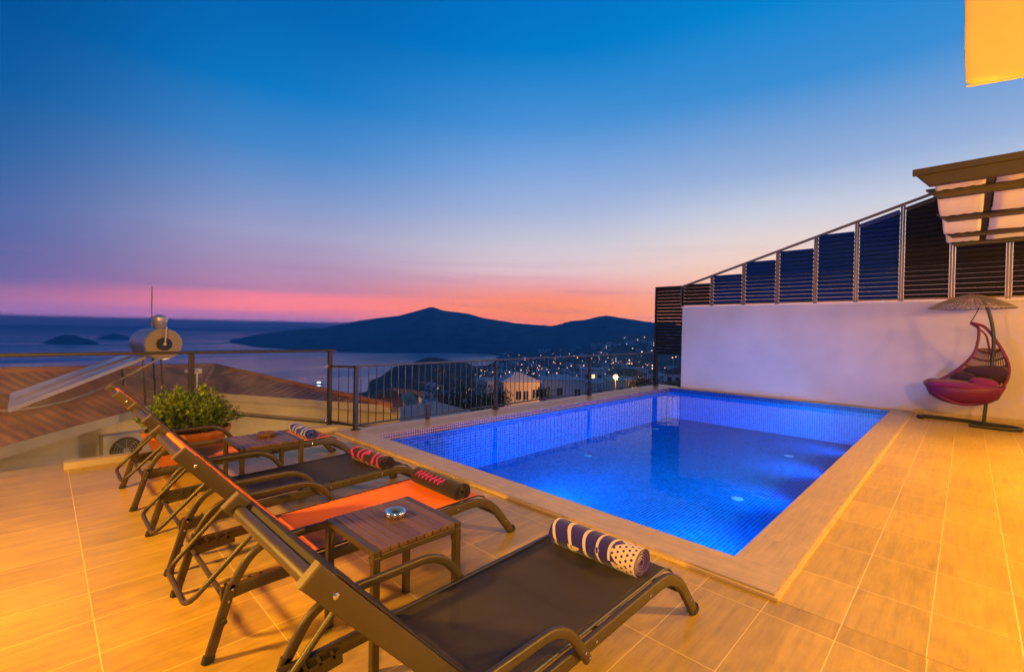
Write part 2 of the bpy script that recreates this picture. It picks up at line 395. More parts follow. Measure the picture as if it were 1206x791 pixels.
# ------------------------------------------------------------------ world: dusk sky
def world():
    w = bpy.data.worlds.new('World'); sc.world = w; w.use_nodes = True; nt = w.node_tree; g = G(nt)
    bg = nt.nodes['Background']
    tc = nt.nodes.new('ShaderNodeTexCoord').outputs['Generated']
    def dot(vec):
        n = nt.nodes.new('ShaderNodeVectorMath'); n.operation = 'DOT_PRODUCT'; nt.links.new(tc, n.inputs[0]); n.inputs[1].default_value = vec; return n.outputs['Value']
    dep = dot(tuple(F0)); lat = dot(tuple(R0)); el = dot((0, 0, 1))
    az = g.m('MULTIPLY', g.m('ARCTAN2', lat, dep), 180 / PI)
    def ramp(stops):
        n = nt.nodes.new('ShaderNodeValToRGB'); cr = n.color_ramp
        nt.links.new(el, n.inputs[0])
        cr.elements[0].position = stops[0][0]; cr.elements[0].color = srgb(*stops[0][1])
        cr.elements[1].position = stops[-1][0]; cr.elements[1].color = srgb(*stops[-1][1])
        for p, c in stops[1:-1]:
            e = cr.elements.new(p); e.color = srgb(*c)
        return n.outputs[0]
    far = ramp([(0, (100, 85, 145)), (.008, (150, 98, 145)), (.030, (162, 105, 145)), (.046, (148, 101, 143)), (.058, (103, 95, 149)), (.0712, (92, 95, 150)), (.156, (72, 100, 160)), (.237, (38, 95, 158)), (.323, (0, 88, 156)), (.43, (0, 76, 146)), (.75, (0, 50, 110)), (1, (0, 42, 96))])
    mid = ramp([(0, (100, 95, 150)), (.010, (170, 108, 148)), (.037, (252, 125, 122)), (.058, (246, 128, 136)), (.070, (192, 128, 155)), (.101, (176, 138, 170)), (.179, (158, 158, 194)), (.253, (118, 148, 200)), (.324, (70, 135, 200)), (.414, (10, 120, 195)), (.524, (0, 101, 180)), (.8, (0, 60, 125)), (1, (0, 45, 100))])
    cen = ramp([(0, (255, 118, 0)), (.047, (255, 138, 50)), (.074, (252, 143, 108)), (.102, (236, 166, 165)), (.129, (226, 194, 198)), (.181, (205, 200, 211)), (.249, (165, 181, 216)), (.329, (125, 165, 220)), (.403, (75, 145, 212)), (.47, (40, 133, 205)), (.515, (0, 123, 200)), (.6, (0, 112, 195)), (.85, (0, 62, 130)), (1, (0, 48, 105))])
    rgt = ramp([(0, (250, 150, 90)), (.06, (252, 168, 130)), (.12, (248, 200, 172)), (.165, (238, 214, 203)), (.226, (202, 206, 221)), (.297, (150, 176, 216)), (.426, (60, 141, 210)), (.533, (0, 130, 205)), (.85, (0, 65, 135)), (1, (0, 48, 105))])
    c = g.mix(g.step(az, -52, -26), far, mid)
    c = g.mix(g.step(az, -29, 6), c, cen)
    c = g.mix(g.step(az, 3, 30), c, rgt)
    c = g.mix(g.step(az, 65, 140), c, far)
    # soft streaks near the horizon
    st = g.noise(g.comb(g.m('MULTIPLY', az, 0.03), g.m('MULTIPLY', el, 34.0), 0.0), 1.0, 4, 0.55)
    amt = g.m('MULTIPLY', g.step(g.m('MULTIPLY', el, -1.0), -0.24, -0.02), 0.42)
    c = g.mix(g.m('MULTIPLY', g.step(st, 0.45, 0.75), amt), c, srgb(140, 100, 150))
    # the horizon is seen through the low haze layer: brighten the bare sky to allow for it
    path = g.m('MINIMUM', g.m('DIVIDE', 88.5, g.m('MAXIMUM', el, .003)), 7500.0)
    nt.links.new(c, bg.inputs[0]); nt.links.new(g.m('EXPONENT', g.m('MULTIPLY', path, .00041)), bg.inputs[1])
world()

# ------------------------------------------------------------------ deck, coping, pool
PX0, PX1, PY0, PY1 = 3.235, 12.0, 1.07, 5.75
GX, GY = 2.93, 0.75            # outer edge of the coping
WX = 12.3                      # garden wall face
ZC, ZW, ZF = 0.03, -0.07, -0.78
def slab(name, x0, y0, x1, y1, z0, z1, m_, **k):
    b = MB(); b.box((x0, y0, z0), (x1, y1, z1)); o = b.build(name, m_); tag(o, kind='structure', **k); return o
slab('deck', -5.0, -5.0, GX - 0.004, 6.60, -0.25, 0.0, tile_left)
slab('deck', GX, -5.0, WX, GY - 0.004, -0.25, 0.0, tile_right)
slab('pool_coping', GX, GY, PX0, 6.34, -0.25, ZC, coping_y).modifiers
slab('pool_coping', PX0 + .002, GY, WX, PY0, -0.25, ZC, coping_x)
slab('pool_coping', PX0 + .002, PY1, WX + .2, 6.34, -0.25, ZC, coping_x)
slab('pool_coping', PX1, PY0 + .002, WX, PY1 - .002, -0.25, ZC - .002, coping_y)
# yellow-lit riser strip of glazed trim along the two open coping edges
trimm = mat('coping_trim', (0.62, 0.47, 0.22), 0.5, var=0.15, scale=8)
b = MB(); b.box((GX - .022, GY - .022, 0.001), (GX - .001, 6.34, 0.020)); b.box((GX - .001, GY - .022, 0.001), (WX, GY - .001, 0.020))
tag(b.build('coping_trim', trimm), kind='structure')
# basin
b = MB()
def q(b, pts, uv, mi=0): b.face(pts, uv, mi)
zb = ZW - 0.0
def wallq(b, a, c, z0, z1, mi, along):
    u0 = a[along]; u1 = c[along]
    b.face([(a[0], a[1], z0), (c[0], c[1], z0), (c[0], c[1], z1), (a[0], a[1], z1)], [(u0, z0), (u1, z0), (u1, z1), (u0, z1)], mi)
e_ = .004
cs = [(PX0 + e_, PY0 + e_), (PX1 - e_, PY0 + e_), (PX1 - e_, PY1 - e_), (PX0 + e_, PY1 - e_)]
for i in range(4):
    a = cs[i]; c = cs[(i + 1) % 4]; al = 0 if a[1] == c[1] else 1
    wallq(b, a, c, ZF, ZW - .012, 0, al); wallq(b, a, c, ZW - .012, ZC - .006, 1 if i in (2,) else 2, al)
b.face([(PX0, PY0, ZF), (PX1, PY0, ZF), (PX1, PY1, ZF), (PX0, PY1, ZF)], [(PX0, PY0), (PX1, PY0), (PX1, PY1), (PX0, PY1)], 0)
# low ledge along the far long wall
tag(b.build('pool_basin', [pool_tile, band_tile, band_tile_b]), kind='structure')
b = MB(); b.face([(PX0, PY0, ZW), (PX1, PY0, ZW), (PX1, PY1, ZW), (PX0, PY1, ZW)], [(0, 0), (1, 0), (1, 1), (0, 1)])
tag(b.build('pool_water', water), kind='structure')
# outside face of the deck and pool
b = MB(); b.box((-5, 6.3, -6), (12.5, 6.33, -0.26)); b.box((-5, -5, -6), (-4.97, 6.3, -0.26)); b.box((12.32, -5, -6), (12.5, 6.3, -.26))
tag(b.build('terrace_base', concrete), kind='structure')
# kerb under the glass
tag((lambda b: (b.box((0.16, 6.50, 0.001), (GX + .1, 6.62, 0.07)), b.box((-5, 6.605, -0.2), (3.1, 6.95, -0.03)), b.build('terrace_kerb', concrete))[-1])(MB()), kind='structure')

inl = mat('inlet_white', (0.12, 0.45, 0.75), 0.4)
for i, (px, py, wid, lab) in enumerate(((692, 536, .08, 'pale round inlet on the pool floor nearest the railing'), (772, 505, .08, 'pale round inlet on the pool floor below the corner post'), (830, 487, .08, 'small pale inlet on the pool floor near the white wall'),
        (868, 587, .08, 'round inlet on the pool floor nearest the front corner'), (929, 537, .08, 'round inlet halfway along the pool floor on the right side'), (966, 508, .07, 'faint round inlet on the pool floor right of the drain'), (861, 492, .16, 'wide pale main drain on the pool floor near the white wall'))):
    p = PZ(px, py, ZF + .004)
    b = MB(); b.lathe([(wid, 0), (wid, .006), (wid * .8, .012), (wid * .35, .012), (wid * .3, .006)], seg=20)
    tag(b.build('pool_drain' if wid > .1 else 'pool_inlet', inl, smooth=True, loc=p), lab, 'pool fitting', 'fittings on the pool floor')
# underwater lamps in the near wall and right wall
lampglass = mat('lamp_lens', (0.8, 0.9, 1), 0.3, emit=(0.45, 0.75, 1.0), estr=6)
def area(name, loc, dirv, size, e, colr, shape='DISK', spread=PI):
    l = bpy.data.lights.new(name, 'AREA'); l.shape = shape; l.size = size; l.energy = e; l.color = colr; l.spread = spread
    o = bpy.data.objects.new(name, l); col.objects.link(o); o.location = loc
    o.rotation_euler = Vector(dirv).to_track_quat('-Z', 'Y').to_euler(); return o
for (x, y, dx, dy, lab, en) in ((PX0, 1.75, 1, .25, 'underwater pool lamp in the near end wall, towards the front corner', 30), (PX0, 3.9, 1, 0, 'underwater pool lamp in the near end wall, towards the railing', 34),
                           (5.0, PY0, 0, 1, 'underwater pool lamp in the right side wall, nearest of the four to the front corner', 9), (7.0, PY0, 0, 1, 'underwater pool lamp in the right side wall, second from the front corner', 13),
                           (9.0, PY0, 0, 1, 'underwater pool lamp in the right side wall, third from the front corner', 13), (11.0, PY0, 0, 1, 'underwater pool lamp in the right side wall, nearest of the four to the white wall', 9)):
    lz = -.42 if dx else -.26
    r = empty('pool_lamp', (x, y, lz), lab, 'pool lamp', 'underwater pool lamps')
    ax = (1, 0, 0) if dx else (0, 1, 0)
    b = MB(); b.lathe([(.13, 0), (.13, .02), (.11, .03), (.10, .03), (.10, .015)], axis=ax, cap1=False); b.build('rim', chrome, r, smooth=True)
    b = MB(); b.lathe([(.10, .012), (.10, .014), (.06, .022), (.0, .024)], axis=ax, cap1=False); b.build('lens', lampglass, r, smooth=True)
    if dx: area('pool_light', (x + .07, y, lz), (1, dy * .3, -.13), .16, en * 1.25, (0.0, .30, 1.0), spread=math.radians(52))
    area('pool_light', (x + (.06 if dx else 0), y + (0 if dx else .06), lz), (dx, dy, -.16 if dx else .0), .18, en * 2.9, (0.0, 0.30, 1.0), spread=math.radians(125 if dx else 100))

# ------------------------------------------------------------------ garden wall
wy0, wy1 = -6.0, PXX(803, 400, WX).y
wr = empty('garden_wall', (WX + .1, 0, 0), 'long smooth white plastered wall running along the far end of the pool', 'wall')
b = MB(); b.box((0, wy0, -.3), (.2, wy1, 2.20)); b.build('wall_body', plaster, wr, loc=(-.1, 0, 0))
b = MB(); b.box((-.02, wy0, 2.202), (.22, wy1 + .02, 2.245)); b.build('wall_cap', mat('wall_cap', (.7, .62, .6), .7, var=.06), wr, loc=(-.1, 0, 0), bevel=.006)
b = MB(); b.box((-.012, wy0, 0.001), (-.001, GY - .004, .075)); b.build('skirting', coping_y, wr, loc=(-.1, 0, 0))

# louvred fence on the wall
lf = empty('louvred_fence', (WX + .06, 0, 2.25), 'dark louvred privacy fence with sloping top rail standing on the white wall', 'fence')
tubm = mat('fence_tube', (0.16, 0.11, 0.09), 0.38, 0.2, var=.1)
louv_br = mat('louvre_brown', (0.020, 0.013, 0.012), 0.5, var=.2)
louv_refl = mat('louvre_blue_reflection', (0.005, 0.03, 0.15), 0.5, var=.2)  # blue reflection of sky and pool put into the slat colour
LX = WX + .06
def LP(px, py): p = PXX(px, py, LX); return p
cols_ = [(804, 338), (838.8, 327), (876.5, 312), (916.4, 298), (961.5, 280), (1010, 262), (1064, 241)]
posts = [LP(*c) for c in cols_]
step_ = posts[5].y - posts[6].y
sl = (posts[6].z - posts[0].z) / (posts[0].y - posts[6].y)
ys = [p.y for p in posts] + [posts[6].y - step_ * k for k in (1, 2, 3, 4, 5)]
def topz(y): return posts[0].z + (posts[0].y - y) * sl
def loc_(p): return (p[0] - LX, p[1], p[2] - 2.25)
ztip = [LP(838, 333).z, LP(876, 321.6).z, LP(916, 306.8).z, None, LP(1010, 273).z, None, None]
for i, y in enumerate(ys):
    zt_ = topz(y)
    b = MB(); b.box((-.03, y - .035, 0.0), (.03, y - .004, zt_ - 2.25)); b.box((-.03, y + .006, 0.0), (.03, y + .037, zt_ - 2.25)); b.build('post', tubm, lf, bevel=.004)
b = MB(); b.sweep([(0, ys[0] + .02, topz(ys[0]) - 2.25), (0, ys[-1], topz(ys[-1]) - 2.25)], rrect(.07, .05), side=(1, 0, 0)); b.build('top_rail', tubm, lf)
b = MB(); b.box((-.025, ys[-1], .02), (.025, ys[0], .05)); b.build('bottom_rail', tubm, lf)
slope_pan = {3, 5, 6, 7, 8, 9, 10}
tops = [333, 321.5, 306.5, 294, 273, None]
for i in range(len(ys) - 1):
    ya, yb = ys[i] - .045, ys[i + 1] + .045
    b = MB(); z = 2.33
    flat_top = None
    if i < 5: flat_top = LP((cols_[i][0] + cols_[i + 1][0]) / 2, tops[i]).z
    while True:
        if flat_top is not None:
            if z > flat_top: break
            y_hi = ya
        else:
            zt_a = topz(ya) - .14
            if z > topz(yb) - .14: break
            y_hi = ya if z < zt_a else posts[0].y - (z + .14 - posts[0].z) / sl
        if y_hi - yb < .05: break
        t = math.radians(40); w = .060; th = .008
        cz = z - 2.25; dx, dz = math.cos(t) * w, math.sin(t) * w
        y0, y1 = yb, y_hi
        M = Matrix.Translation((0, 0, cz)) @ Matrix.Rotation(t, 4, 'Y')
        b.box((-w, y0, -th / 2), (w, y1, th / 2), M=M)
        z += .094
    b.build('louvre_panel', louv_refl if 1 <= i <= 5 else louv_br, lf)
    if flat_top is None:
        b = MB(); b.sweep([(0, ya, topz(ya) - .13 - 2.25), (0, yb, topz(yb) - .13 - 2.25)], rrect(.10, .10), side=(1, 0, 0)); b.build('panel_cap', louv_refl if i <= 5 else louv_br, lf)
# the louvred screen standing beside the wall end over the railing
p0 = PXX(771, 400, LX); ye = p0.y
sx = empty('louvred_screen', (LX, (ye + wy1) / 2, .92), 'tall dark brown louvred screen beside the left end of the white wall', 'screen')
b = MB(); z = .0
while z < 1.86:
    M = Matrix.Translation((0, 0, z + .03)) @ Matrix.Rotation(math.radians(40), 4, 'Y')
    b.box((-.060, -(ye - wy1) / 2 + .045, -.0035), (.060, (ye - wy1) / 2 - .03, .0035), M=M); z += .094
b.build('louvre_panel', louv_br, sx)
hw = (ye - wy1) / 2
b = MB(); b.box((-.03, -hw, 1.86), (.03, hw, 1.9)); b.build('top_rail', dark_metal, sx)
for sgn, z0 in ((1, -.9), (-1, -.9)):
    b = MB(); b.box((-.03, sgn * (hw - .02) - .022, z0), (.03, sgn * (hw - .02) + .022, 1.86)); b.build('post', dark_metal, sx, bevel=.004)

# ------------------------------------------------------------------ railing with vertical bars
FY = 6.25
rail = empty('metal_railing', (7.5, FY, ZC), 'dark metal railing with thin vertical bars along the far long side of the pool', 'railing')
def rl(x, y, z): return (x - 7.5, y - FY, z - ZC)
zt_ = .945
x0, x1 = 3.16, 12.3
b = MB(); b.sweep([rl(x0, FY, zt_), rl(x1, FY, zt_)], rrect(.05, .028), side=(0, 1, 0)); b.build('top_rail', mat('handrail_dark', (.05, .04, .042), .3, .2, var=.1), rail)
b = MB(); b.box(rl(x0, FY - .015, .085), rl(x1, FY + .015, .105)); b.build('bottom_rail', dark_metal, rail)
pxs = [3.17, 5.95, 8.95, 12.18]
for i, x in enumerate(pxs):
    w = .028 if i < 3 else .045
    b = MB(); b.box(rl(x - w, FY - w, ZC), rl(x + w, FY + w, zt_ - .014)); b.box(rl(x - w - .03, FY - w - .02, ZC), rl(x + w + .03, FY + w + .02, ZC + .012)); b.build('post', dark_metal, rail, bevel=.004)
b = MB(); b.box(rl(4.42 - .03, FY - .02, ZC), rl(4.42 + .03, FY + .02, .27)); b.build('bracket', dark_metal, rail, bevel=.004)
n = 74
for k in range(n):
    x = x0 + (x1 - x0) * (k + .7) / n
    if any(abs(x - q_) < .05 for q_ in pxs): continue
    b = MB(); b.tube([rl(x, FY, .10), rl(x, FY, zt_ - .01)], .0075, 6); b.build('baluster', dark_metal, rail)
# return rail under the louvred screen
r2_ = empty('metal_railing', (LX, (ye + wy1) / 2, ZC), 'short railing of vertical bars under the louvred screen beside the white wall', 'railing')
for z in (.06, .87):
    b = MB(); b.box((-.012, -hw + .03, z), (.012, hw - .03, z + .02)); b.build('top_rail' if z > .5 else 'bottom_rail', dark_metal, r2_)
for k in range(5):
    y = -hw + .1 + k * (2 * hw - .2) / 4
    b = MB(); b.tube([(0, y, .07), (0, y, .88)], .0075, 6); b.build('baluster', dark_metal, r2_)

# corner piece between the glass post and the railing
gp = Vector((3.03, 6.8, 0))
r3 = empty('metal_railing', (3.1, 6.5, 0), 'narrow railing section joining the glass balustrade to the long railing', 'railing')
for z in (.09, .915):
    b = MB(); b.sweep([(gp.x - 3.1, gp.y - 6.5, z), (3.17 - 3.1, FY - 6.5, z + (.02 if z > .5 else 0))], rrect(.03, .022), side=(0, 0, 1)); b.build('top_rail' if z > .5 else 'bottom_rail', dark_metal, r3)
for k in (0.36, .72):
    p = gp.lerp(Vector((3.17, FY, 0)), k)
    b = MB(); b.tube([(p.x - 3.1, p.y - 6.5, .09), (p.x - 3.1, p.y - 6.5, .92)], .0075, 6); b.build('baluster', dark_metal, r3)

# ------------------------------------------------------------------ glass balustrade
A = Vector((3.03, 6.8, 0)); B_ = Vector((-4.6, 7.35, 0)); dr = (B_ - A).normalized(); nr = Vector((-dr.y, dr.x, 0))
gb = empty('glass_balustrade', A, 'clear glass balustrade with dark steel handrail and posts on the left of the terrace', 'balustrade')
b = MB(); b.sweep([Vector((0, 0, 1.15)) - dr * .08, dr * 7.4 + Vector((0, 0, 1.15))], rrect(.055, .035, .35), side=nr); b.build('handrail', mat('handrail_brown', (.018, .012, .010), .55), gb)
gposts = [0.0, 1.72, 3.5, 5.3, 7.1]
for t in gposts:
    b = MB(); M = Matrix.Translation(dr * t) @ Matrix.Rotation(math.atan2(dr.y, dr.x), 4, 'Z')
    b.box((-.028, -.035, -.15), (.028, .035, 1.133), M=M); o = b.build('post', dark_metal, gb, bevel=.006)
    for z in (.12, .92):
        for sg in (-1, 1):
            if t == 0 and sg == -1: continue
            b = MB(); b.lathe([(.020, -.04), (.022, -.03), (.022, .03), (.020, .04)], c=dr * (t + sg * .05) + Vector((0, 0, z)), axis=nr, seg=12); b.build('clamp', chrome, o, smooth=True)
for a_, c_ in zip(gposts[:-1], gposts[1:]):
    b = MB(); M = Matrix.Rotation(math.atan2(dr.y, dr.x), 4, 'Z')
    b.face([M @ Vector(p) for p in ((a_ + .05, 0, .0), (c_ - .05, 0, .0), (c_ - .05, 0, 1.06), (a_ + .05, 0, 1.06))])
    b.build('glass_pane', glass, gb)

# ------------------------------------------------------------------ loungers
def lounger(yn, yf, fabric, lab, jit=0.0):
    yc = (yn + yf) / 2; hw_ = (yf - yn) / 2
    r = empty('sun_lounger', (1.5 + jit, yc, 0), lab, 'sun lounger', 'sun loungers lined up beside the pool')
    X = lambda x: x - 1.5
    for s in (-1, 1):
        y = s * (hw_ - .014)
        pts = fillet([(X(.58), y, .275), (X(2.22), y, .312), (X(2.475), y, .002)], .17, 9)
        b = MB(); b.sweep(pts, rrect(.028, .058, .3), side=(0, 1, 0)); o = b.build('side_rail', metal, r, smooth=True)
        b = MB(); b.sweep([(X(2.466), y, .03), (X(2.485), y, .0)], rrect(.034, .064, .3), side=(0, 1, 0)); b.build('foot_cap', rubber, o)
        for bx, bz in ((1.52, .296), (1.95, .306), (2.40, .105)):
            b = MB(); b.lathe([(.007, 0), (.006, .004), (.002, .005)], c=(X(bx), y + s * .014, bz), axis=(0, s, 0), seg=8); b.build('bolt', chrome, o)
        ya = s * (hw_ + .012)
        pts = fillet([(X(1.445), ya, .27), (X(1.30), ya, .468), (X(.715), ya, .468), (X(.615), ya, .30)], .13, 8)
        b = MB(); b.sweep(pts, rrect(.026, .040, .45), side=(0, 1, 0)); o = b.build('armrest', metal, r, smooth=True)
        for bx, bz in ((1.44, .285), (1.415, .315)):
            b = MB(); b.lathe([(.006, 0), (.005, .004), (.002, .005)], c=(X(bx), ya + s * .013, bz), axis=(0, s, 0), seg=8); b.build('bolt', chrome, o)
        b = MB(); b.sweep([(X(.62), ya, .318), (X(.53), ya, .012)], rrect(.026, .042, .35), side=(0, 1, 0)); o = b.build('leg', metal, r, smooth=True)
        b = MB(); b.sweep([(X(.534), ya, .03), (X(.525), ya, .0)], rrect(.032, .048, .35), side=(0, 1, 0)); b.build('foot_cap', rubber, o)
        for bx, bz in ((.618, .30), (.603, .25)):
            b = MB(); b.lathe([(.006, 0), (.005, .004), (.002, .005)], c=(X(bx), ya + s * .013, bz), axis=(0, s, 0), seg=8); b.build('bolt', chrome, o)
        b = MB(); b.lathe([(.012, -.03), (.012, 0)], c=(X(.585), ya - s * .0, .17), axis=(0, -s, 0), seg=8); b.build('knob', rubber, o)
        # toothed rack for the back prop
        yr = s * (hw_ - .045)
        b = MB()
        b.sweep([(X(.60), yr, .245), (X(.80), yr, .262)], rrect(.008, .05), side=(0, 1, 0))
        for k in range(4): b.sweep([(X(.62 + .05 * k), yr, .27), (X(.605 + .05 * k), yr, .305)], rrect(.008, .014), side=(0, 1, 0))
        b.build('rack', metal, r)
        # back beam
        yb = s * (hw_ - .040)
        hx, hz, tx, tz = .985, .315, .425, .94
        b = MB(); b.sweep([(X(hx), yb, hz), (X(tx), yb, tz)], rrect(.024, .062, .15), side=(0, 1, 0)); o = b.build('back_beam', metal, r, smooth=True)
        b = MB(); e1 = Vector((X(tx), yb, tz)); dv = (e1 - Vector((X(hx), yb, hz))).normalized()
        b.sweep([e1 + dv * .0005, e1 + dv * .007], rrect(.025, .063, .15), side=(0, 1, 0)); b.build('end_face', lit_end, o)  # thin plate at the beam end, coloured as if lamplit
        for t in (.90, .12):
            b = MB(); b.lathe([(.009, 0), (.008, .004), (.003, .006)], c=(X(hx + (tx - hx) * t), yb + s * .012, hz + (tz - hz) * t), axis=(0, s, 0), seg=10); b.build('bolt', chrome, o)
    wi = hw_ - .054
    # back top tube, prop bar, cross bars
    b = MB(); b.tube([(X(.445), -wi, .905), (X(.445), wi, .905)], .021, 12); b.build('head_tube', metal, r, smooth=True)
    b = MB(); b.tube([(X(.955), -wi, .335), (X(.955), wi, .335)], .014, 10); b.build('hinge_tube', metal, r, smooth=True)
    wp = hw_ - .10
    pts = fillet([(X(.76), wp, .50), (X(.47), wp - .02, .215), (X(.47), -wp + .02, .215), (X(.76), -wp, .50)], .07, 6)
    b = MB(); b.tube(pts, .0125, 10); b.build('prop_bar', metal, r, smooth=True)
    b = MB(); b.tube([(X(.60), -hw_ - .0, .245), (X(.60), hw_ + .0, .245)], .012, 8); b.build('crossbar', metal, r, smooth=True)
    for cx_ in (1.02, 1.62, 2.36):
        cz_ = .27 if cx_ < 2.3 else .15
        b = MB(); b.tube([(X(cx_), -hw_ + .03, cz_), (X(cx_), hw_ - .03, cz_)], .012, 8); b.build('crossbar', metal, r, smooth=True)
    # seat sling with sag, rolling over the curved foot end
    prof = [(1.0, .318), (1.2, .322), (1.5, .328), (1.8, .334), (2.05, .338), (2.14, .337), (2.20, .322), (2.245, .29)]
    prof = [Vector((a, 0, c)) for a, c in prof]; prof = smoothpath(prof, 4)
    rows = []; nj = 14; wsl = hw_ - .030
    for i, p in enumerate(prof):
        row = []
        for j in range(nj + 1):
            v = -1 + 2 * j / nj; L = i / (len(prof) - 1)
            sag = .018 * (1 - v * v) * math.sin(PI * min(1, L * 1.15))
            row.append((X(p.x), v * wsl, p.z - sag))
        rows.append(row)
    b = MB(); b.grid(rows); o = b.build('seat_sling', fabric, r, smooth=True); sm = o.modifiers.new('t', 'SOLIDIFY'); sm.thickness = .003
    b = MB()
    for s in (-1, 1): b.tube([(X(p.x), s * (wsl - .004), p.z + .002) for p in prof[:-3]], .006, 6)
    b.tube([(X(1.0), -wsl, .322), (X(1.0), wsl, .322)], .009, 8); b.build('sling_hem', mat('hem_black', (.03, .032, .04), .4), r, smooth=True)
    rows = []
    for i in range(11):
        t = i / 10; row = []
        for j in range(nj + 1):
            v = -1 + 2 * j / nj; sag = .006 * (1 - v * v) * math.sin(PI * t)
            bx = .975 + (.462 - .975) * t; bz = .327 + (.900 - .327) * t
            row.append((X(bx + (.036 - sag) * .75), v * (hw_ - .032), bz + (.036 - sag) * .66))
        rows.append(row)
    for k, (ox, oz) in enumerate(((-.012, .002), (-.026, -.012), (-.030, -.040))):
        rows.append([(v_[0] + ox, v_[1] * (1 if k < 1 else (hw_ - .056) / (hw_ - .032)), v_[2] + oz) for v_ in rows[10]])
    b = MB(); b.grid(rows); o = b.build('back_sling', fabric, r, smooth=True); sm = o.modifiers.new('t', 'SOLIDIFY'); sm.thickness = .003
    return r
lounger(1.005, 1.70, sling_dark, 'brown framed sun lounger with charcoal sling nearest the camera, patterned cream towel on it')
lounger(2.385, 3.075, sling_orange, 'orange sun lounger between the two side tables, second nearest the camera', -.005)
lounger(3.39, 4.08, sling_dark, 'charcoal sun lounger between the two orange loungers', .01)
lounger(4.74, 5.43, sling_orange, 'orange sun lounger farthest from the camera, beside the potted plant', -.01)

# ------------------------------------------------------------------ towels
def towel(x, y0, y1, z, r0, mats, lab, rz=0.0, twist=0.0):
    L = y1 - y0; b = MB(); turns = 5.2; n = 150; th = .0065
    pitch = (r0 - .009) / turns
    inner = []; outer = []; arc = 0; arcs = []
    pp = None
    for i in range(n + 1):
        a = turns * 2 * PI * i / n; rr = .009 + pitch * a / (2 * PI)
        p = Vector((rr * math.cos(a + 1.9), rr * math.sin(a + 1.9)))
        if pp is not None: arc += (p - pp).length
        pp = p; arcs.append(arc)
        q_ = p * (1 + th / max(rr, .012)); outer.append(q_); inner.append(p)
    tot = arcs[-1]; arcs = [a - tot for a in arcs]
    ny = 10
    def row(pts, t):
        rr = []
        y = -L / 2 + L * t
        for i, p in enumerate(pts):
            wob = .0035 * math.sin(i * .17 + t * 3) * (abs(t - .5) * 2) ** 3
            sq = .93
            rr.append((p.x * 1.04, y + wob + (i / n) * .006 * (1 if t > .5 else -1), max(p.y * sq, -r0 * .88)))
        return rr
    ro = [row(outer, j / ny) for j in range(ny + 1)]; ri = [row(inner, j / ny) for j in range(ny + 1)]
    b.grid(ro, uvf=lambda i, j: (L * (1 - i / ny), arcs[min(j, n)])); b.grid([list(reversed(r_)) for r_ in ri], uvf=lambda i, j: (L * (1 - i / ny), arcs[max(0, n - j)]), mi=1)
    b.grid([ri[0], ro[0]], mi=1); b.grid([ro[-1], ri[-1]], mi=1)
    b.face([ro[0][-1], ro[-1][-1], ri[-1][-1], ri[0][-1]], mi=1)
    o = b.build('rolled_towel', mats, smooth=60, loc=(x, (y0 + y1) / 2, z + r0 * .88)); o.rotation_euler = (0, twist, rz)
    return tag(o, lab, 'towel', 'rolled towels on the loungers')
navy = (0.016, 0.012, 0.26, 1); creamc = (0.60, 0.50, 0.52, 1)
t4 = towel_mat('towel_figures', creamc, navy, 'figure'); t4b = mat('towel_purple', (.07, .03, .34), .95, sheen=.2, bump=.5, bscale=300)
t3 = towel_mat('towel_script', (.012, .008, .022, 1), (.62, .004, .42, 1), 'script'); t3b = mat('towel_darkplum', (.014, .007, .035), .95, sheen=.2, bump=.5, bscale=300)
t2 = towel_mat('towel_swirl', (.012, .006, .02, 1), (.45, .004, .28, 1), 'swirl'); t1 = towel_mat('towel_blue', (.008, .02, .36, 1), (.34, .42, .75, 1), 'swirl')
t1b = mat('towel_navy', (.01, .02, .36), .95, sheen=.2)
towel(2.03, 1.10, 1.60, 0.322, .074, [t4, t4b], 'rolled navy and cream patterned towel on the charcoal lounger nearest the camera', .02)
towel(2.03, 2.45, 2.97, .322, .066, [t3, t3b], 'rolled black towel with pink looping line on the nearer orange lounger', -.01, -.25)
towel(2.0, 3.40, 3.88, .322, .064, [t2, t3b], 'rolled black and crimson towel on the charcoal lounger between the orange ones', .03)
towel(1.97, 4.84, 5.30, .322, .060, [t1, t1b], 'rolled navy and white towel on the farthest orange lounger', .0)

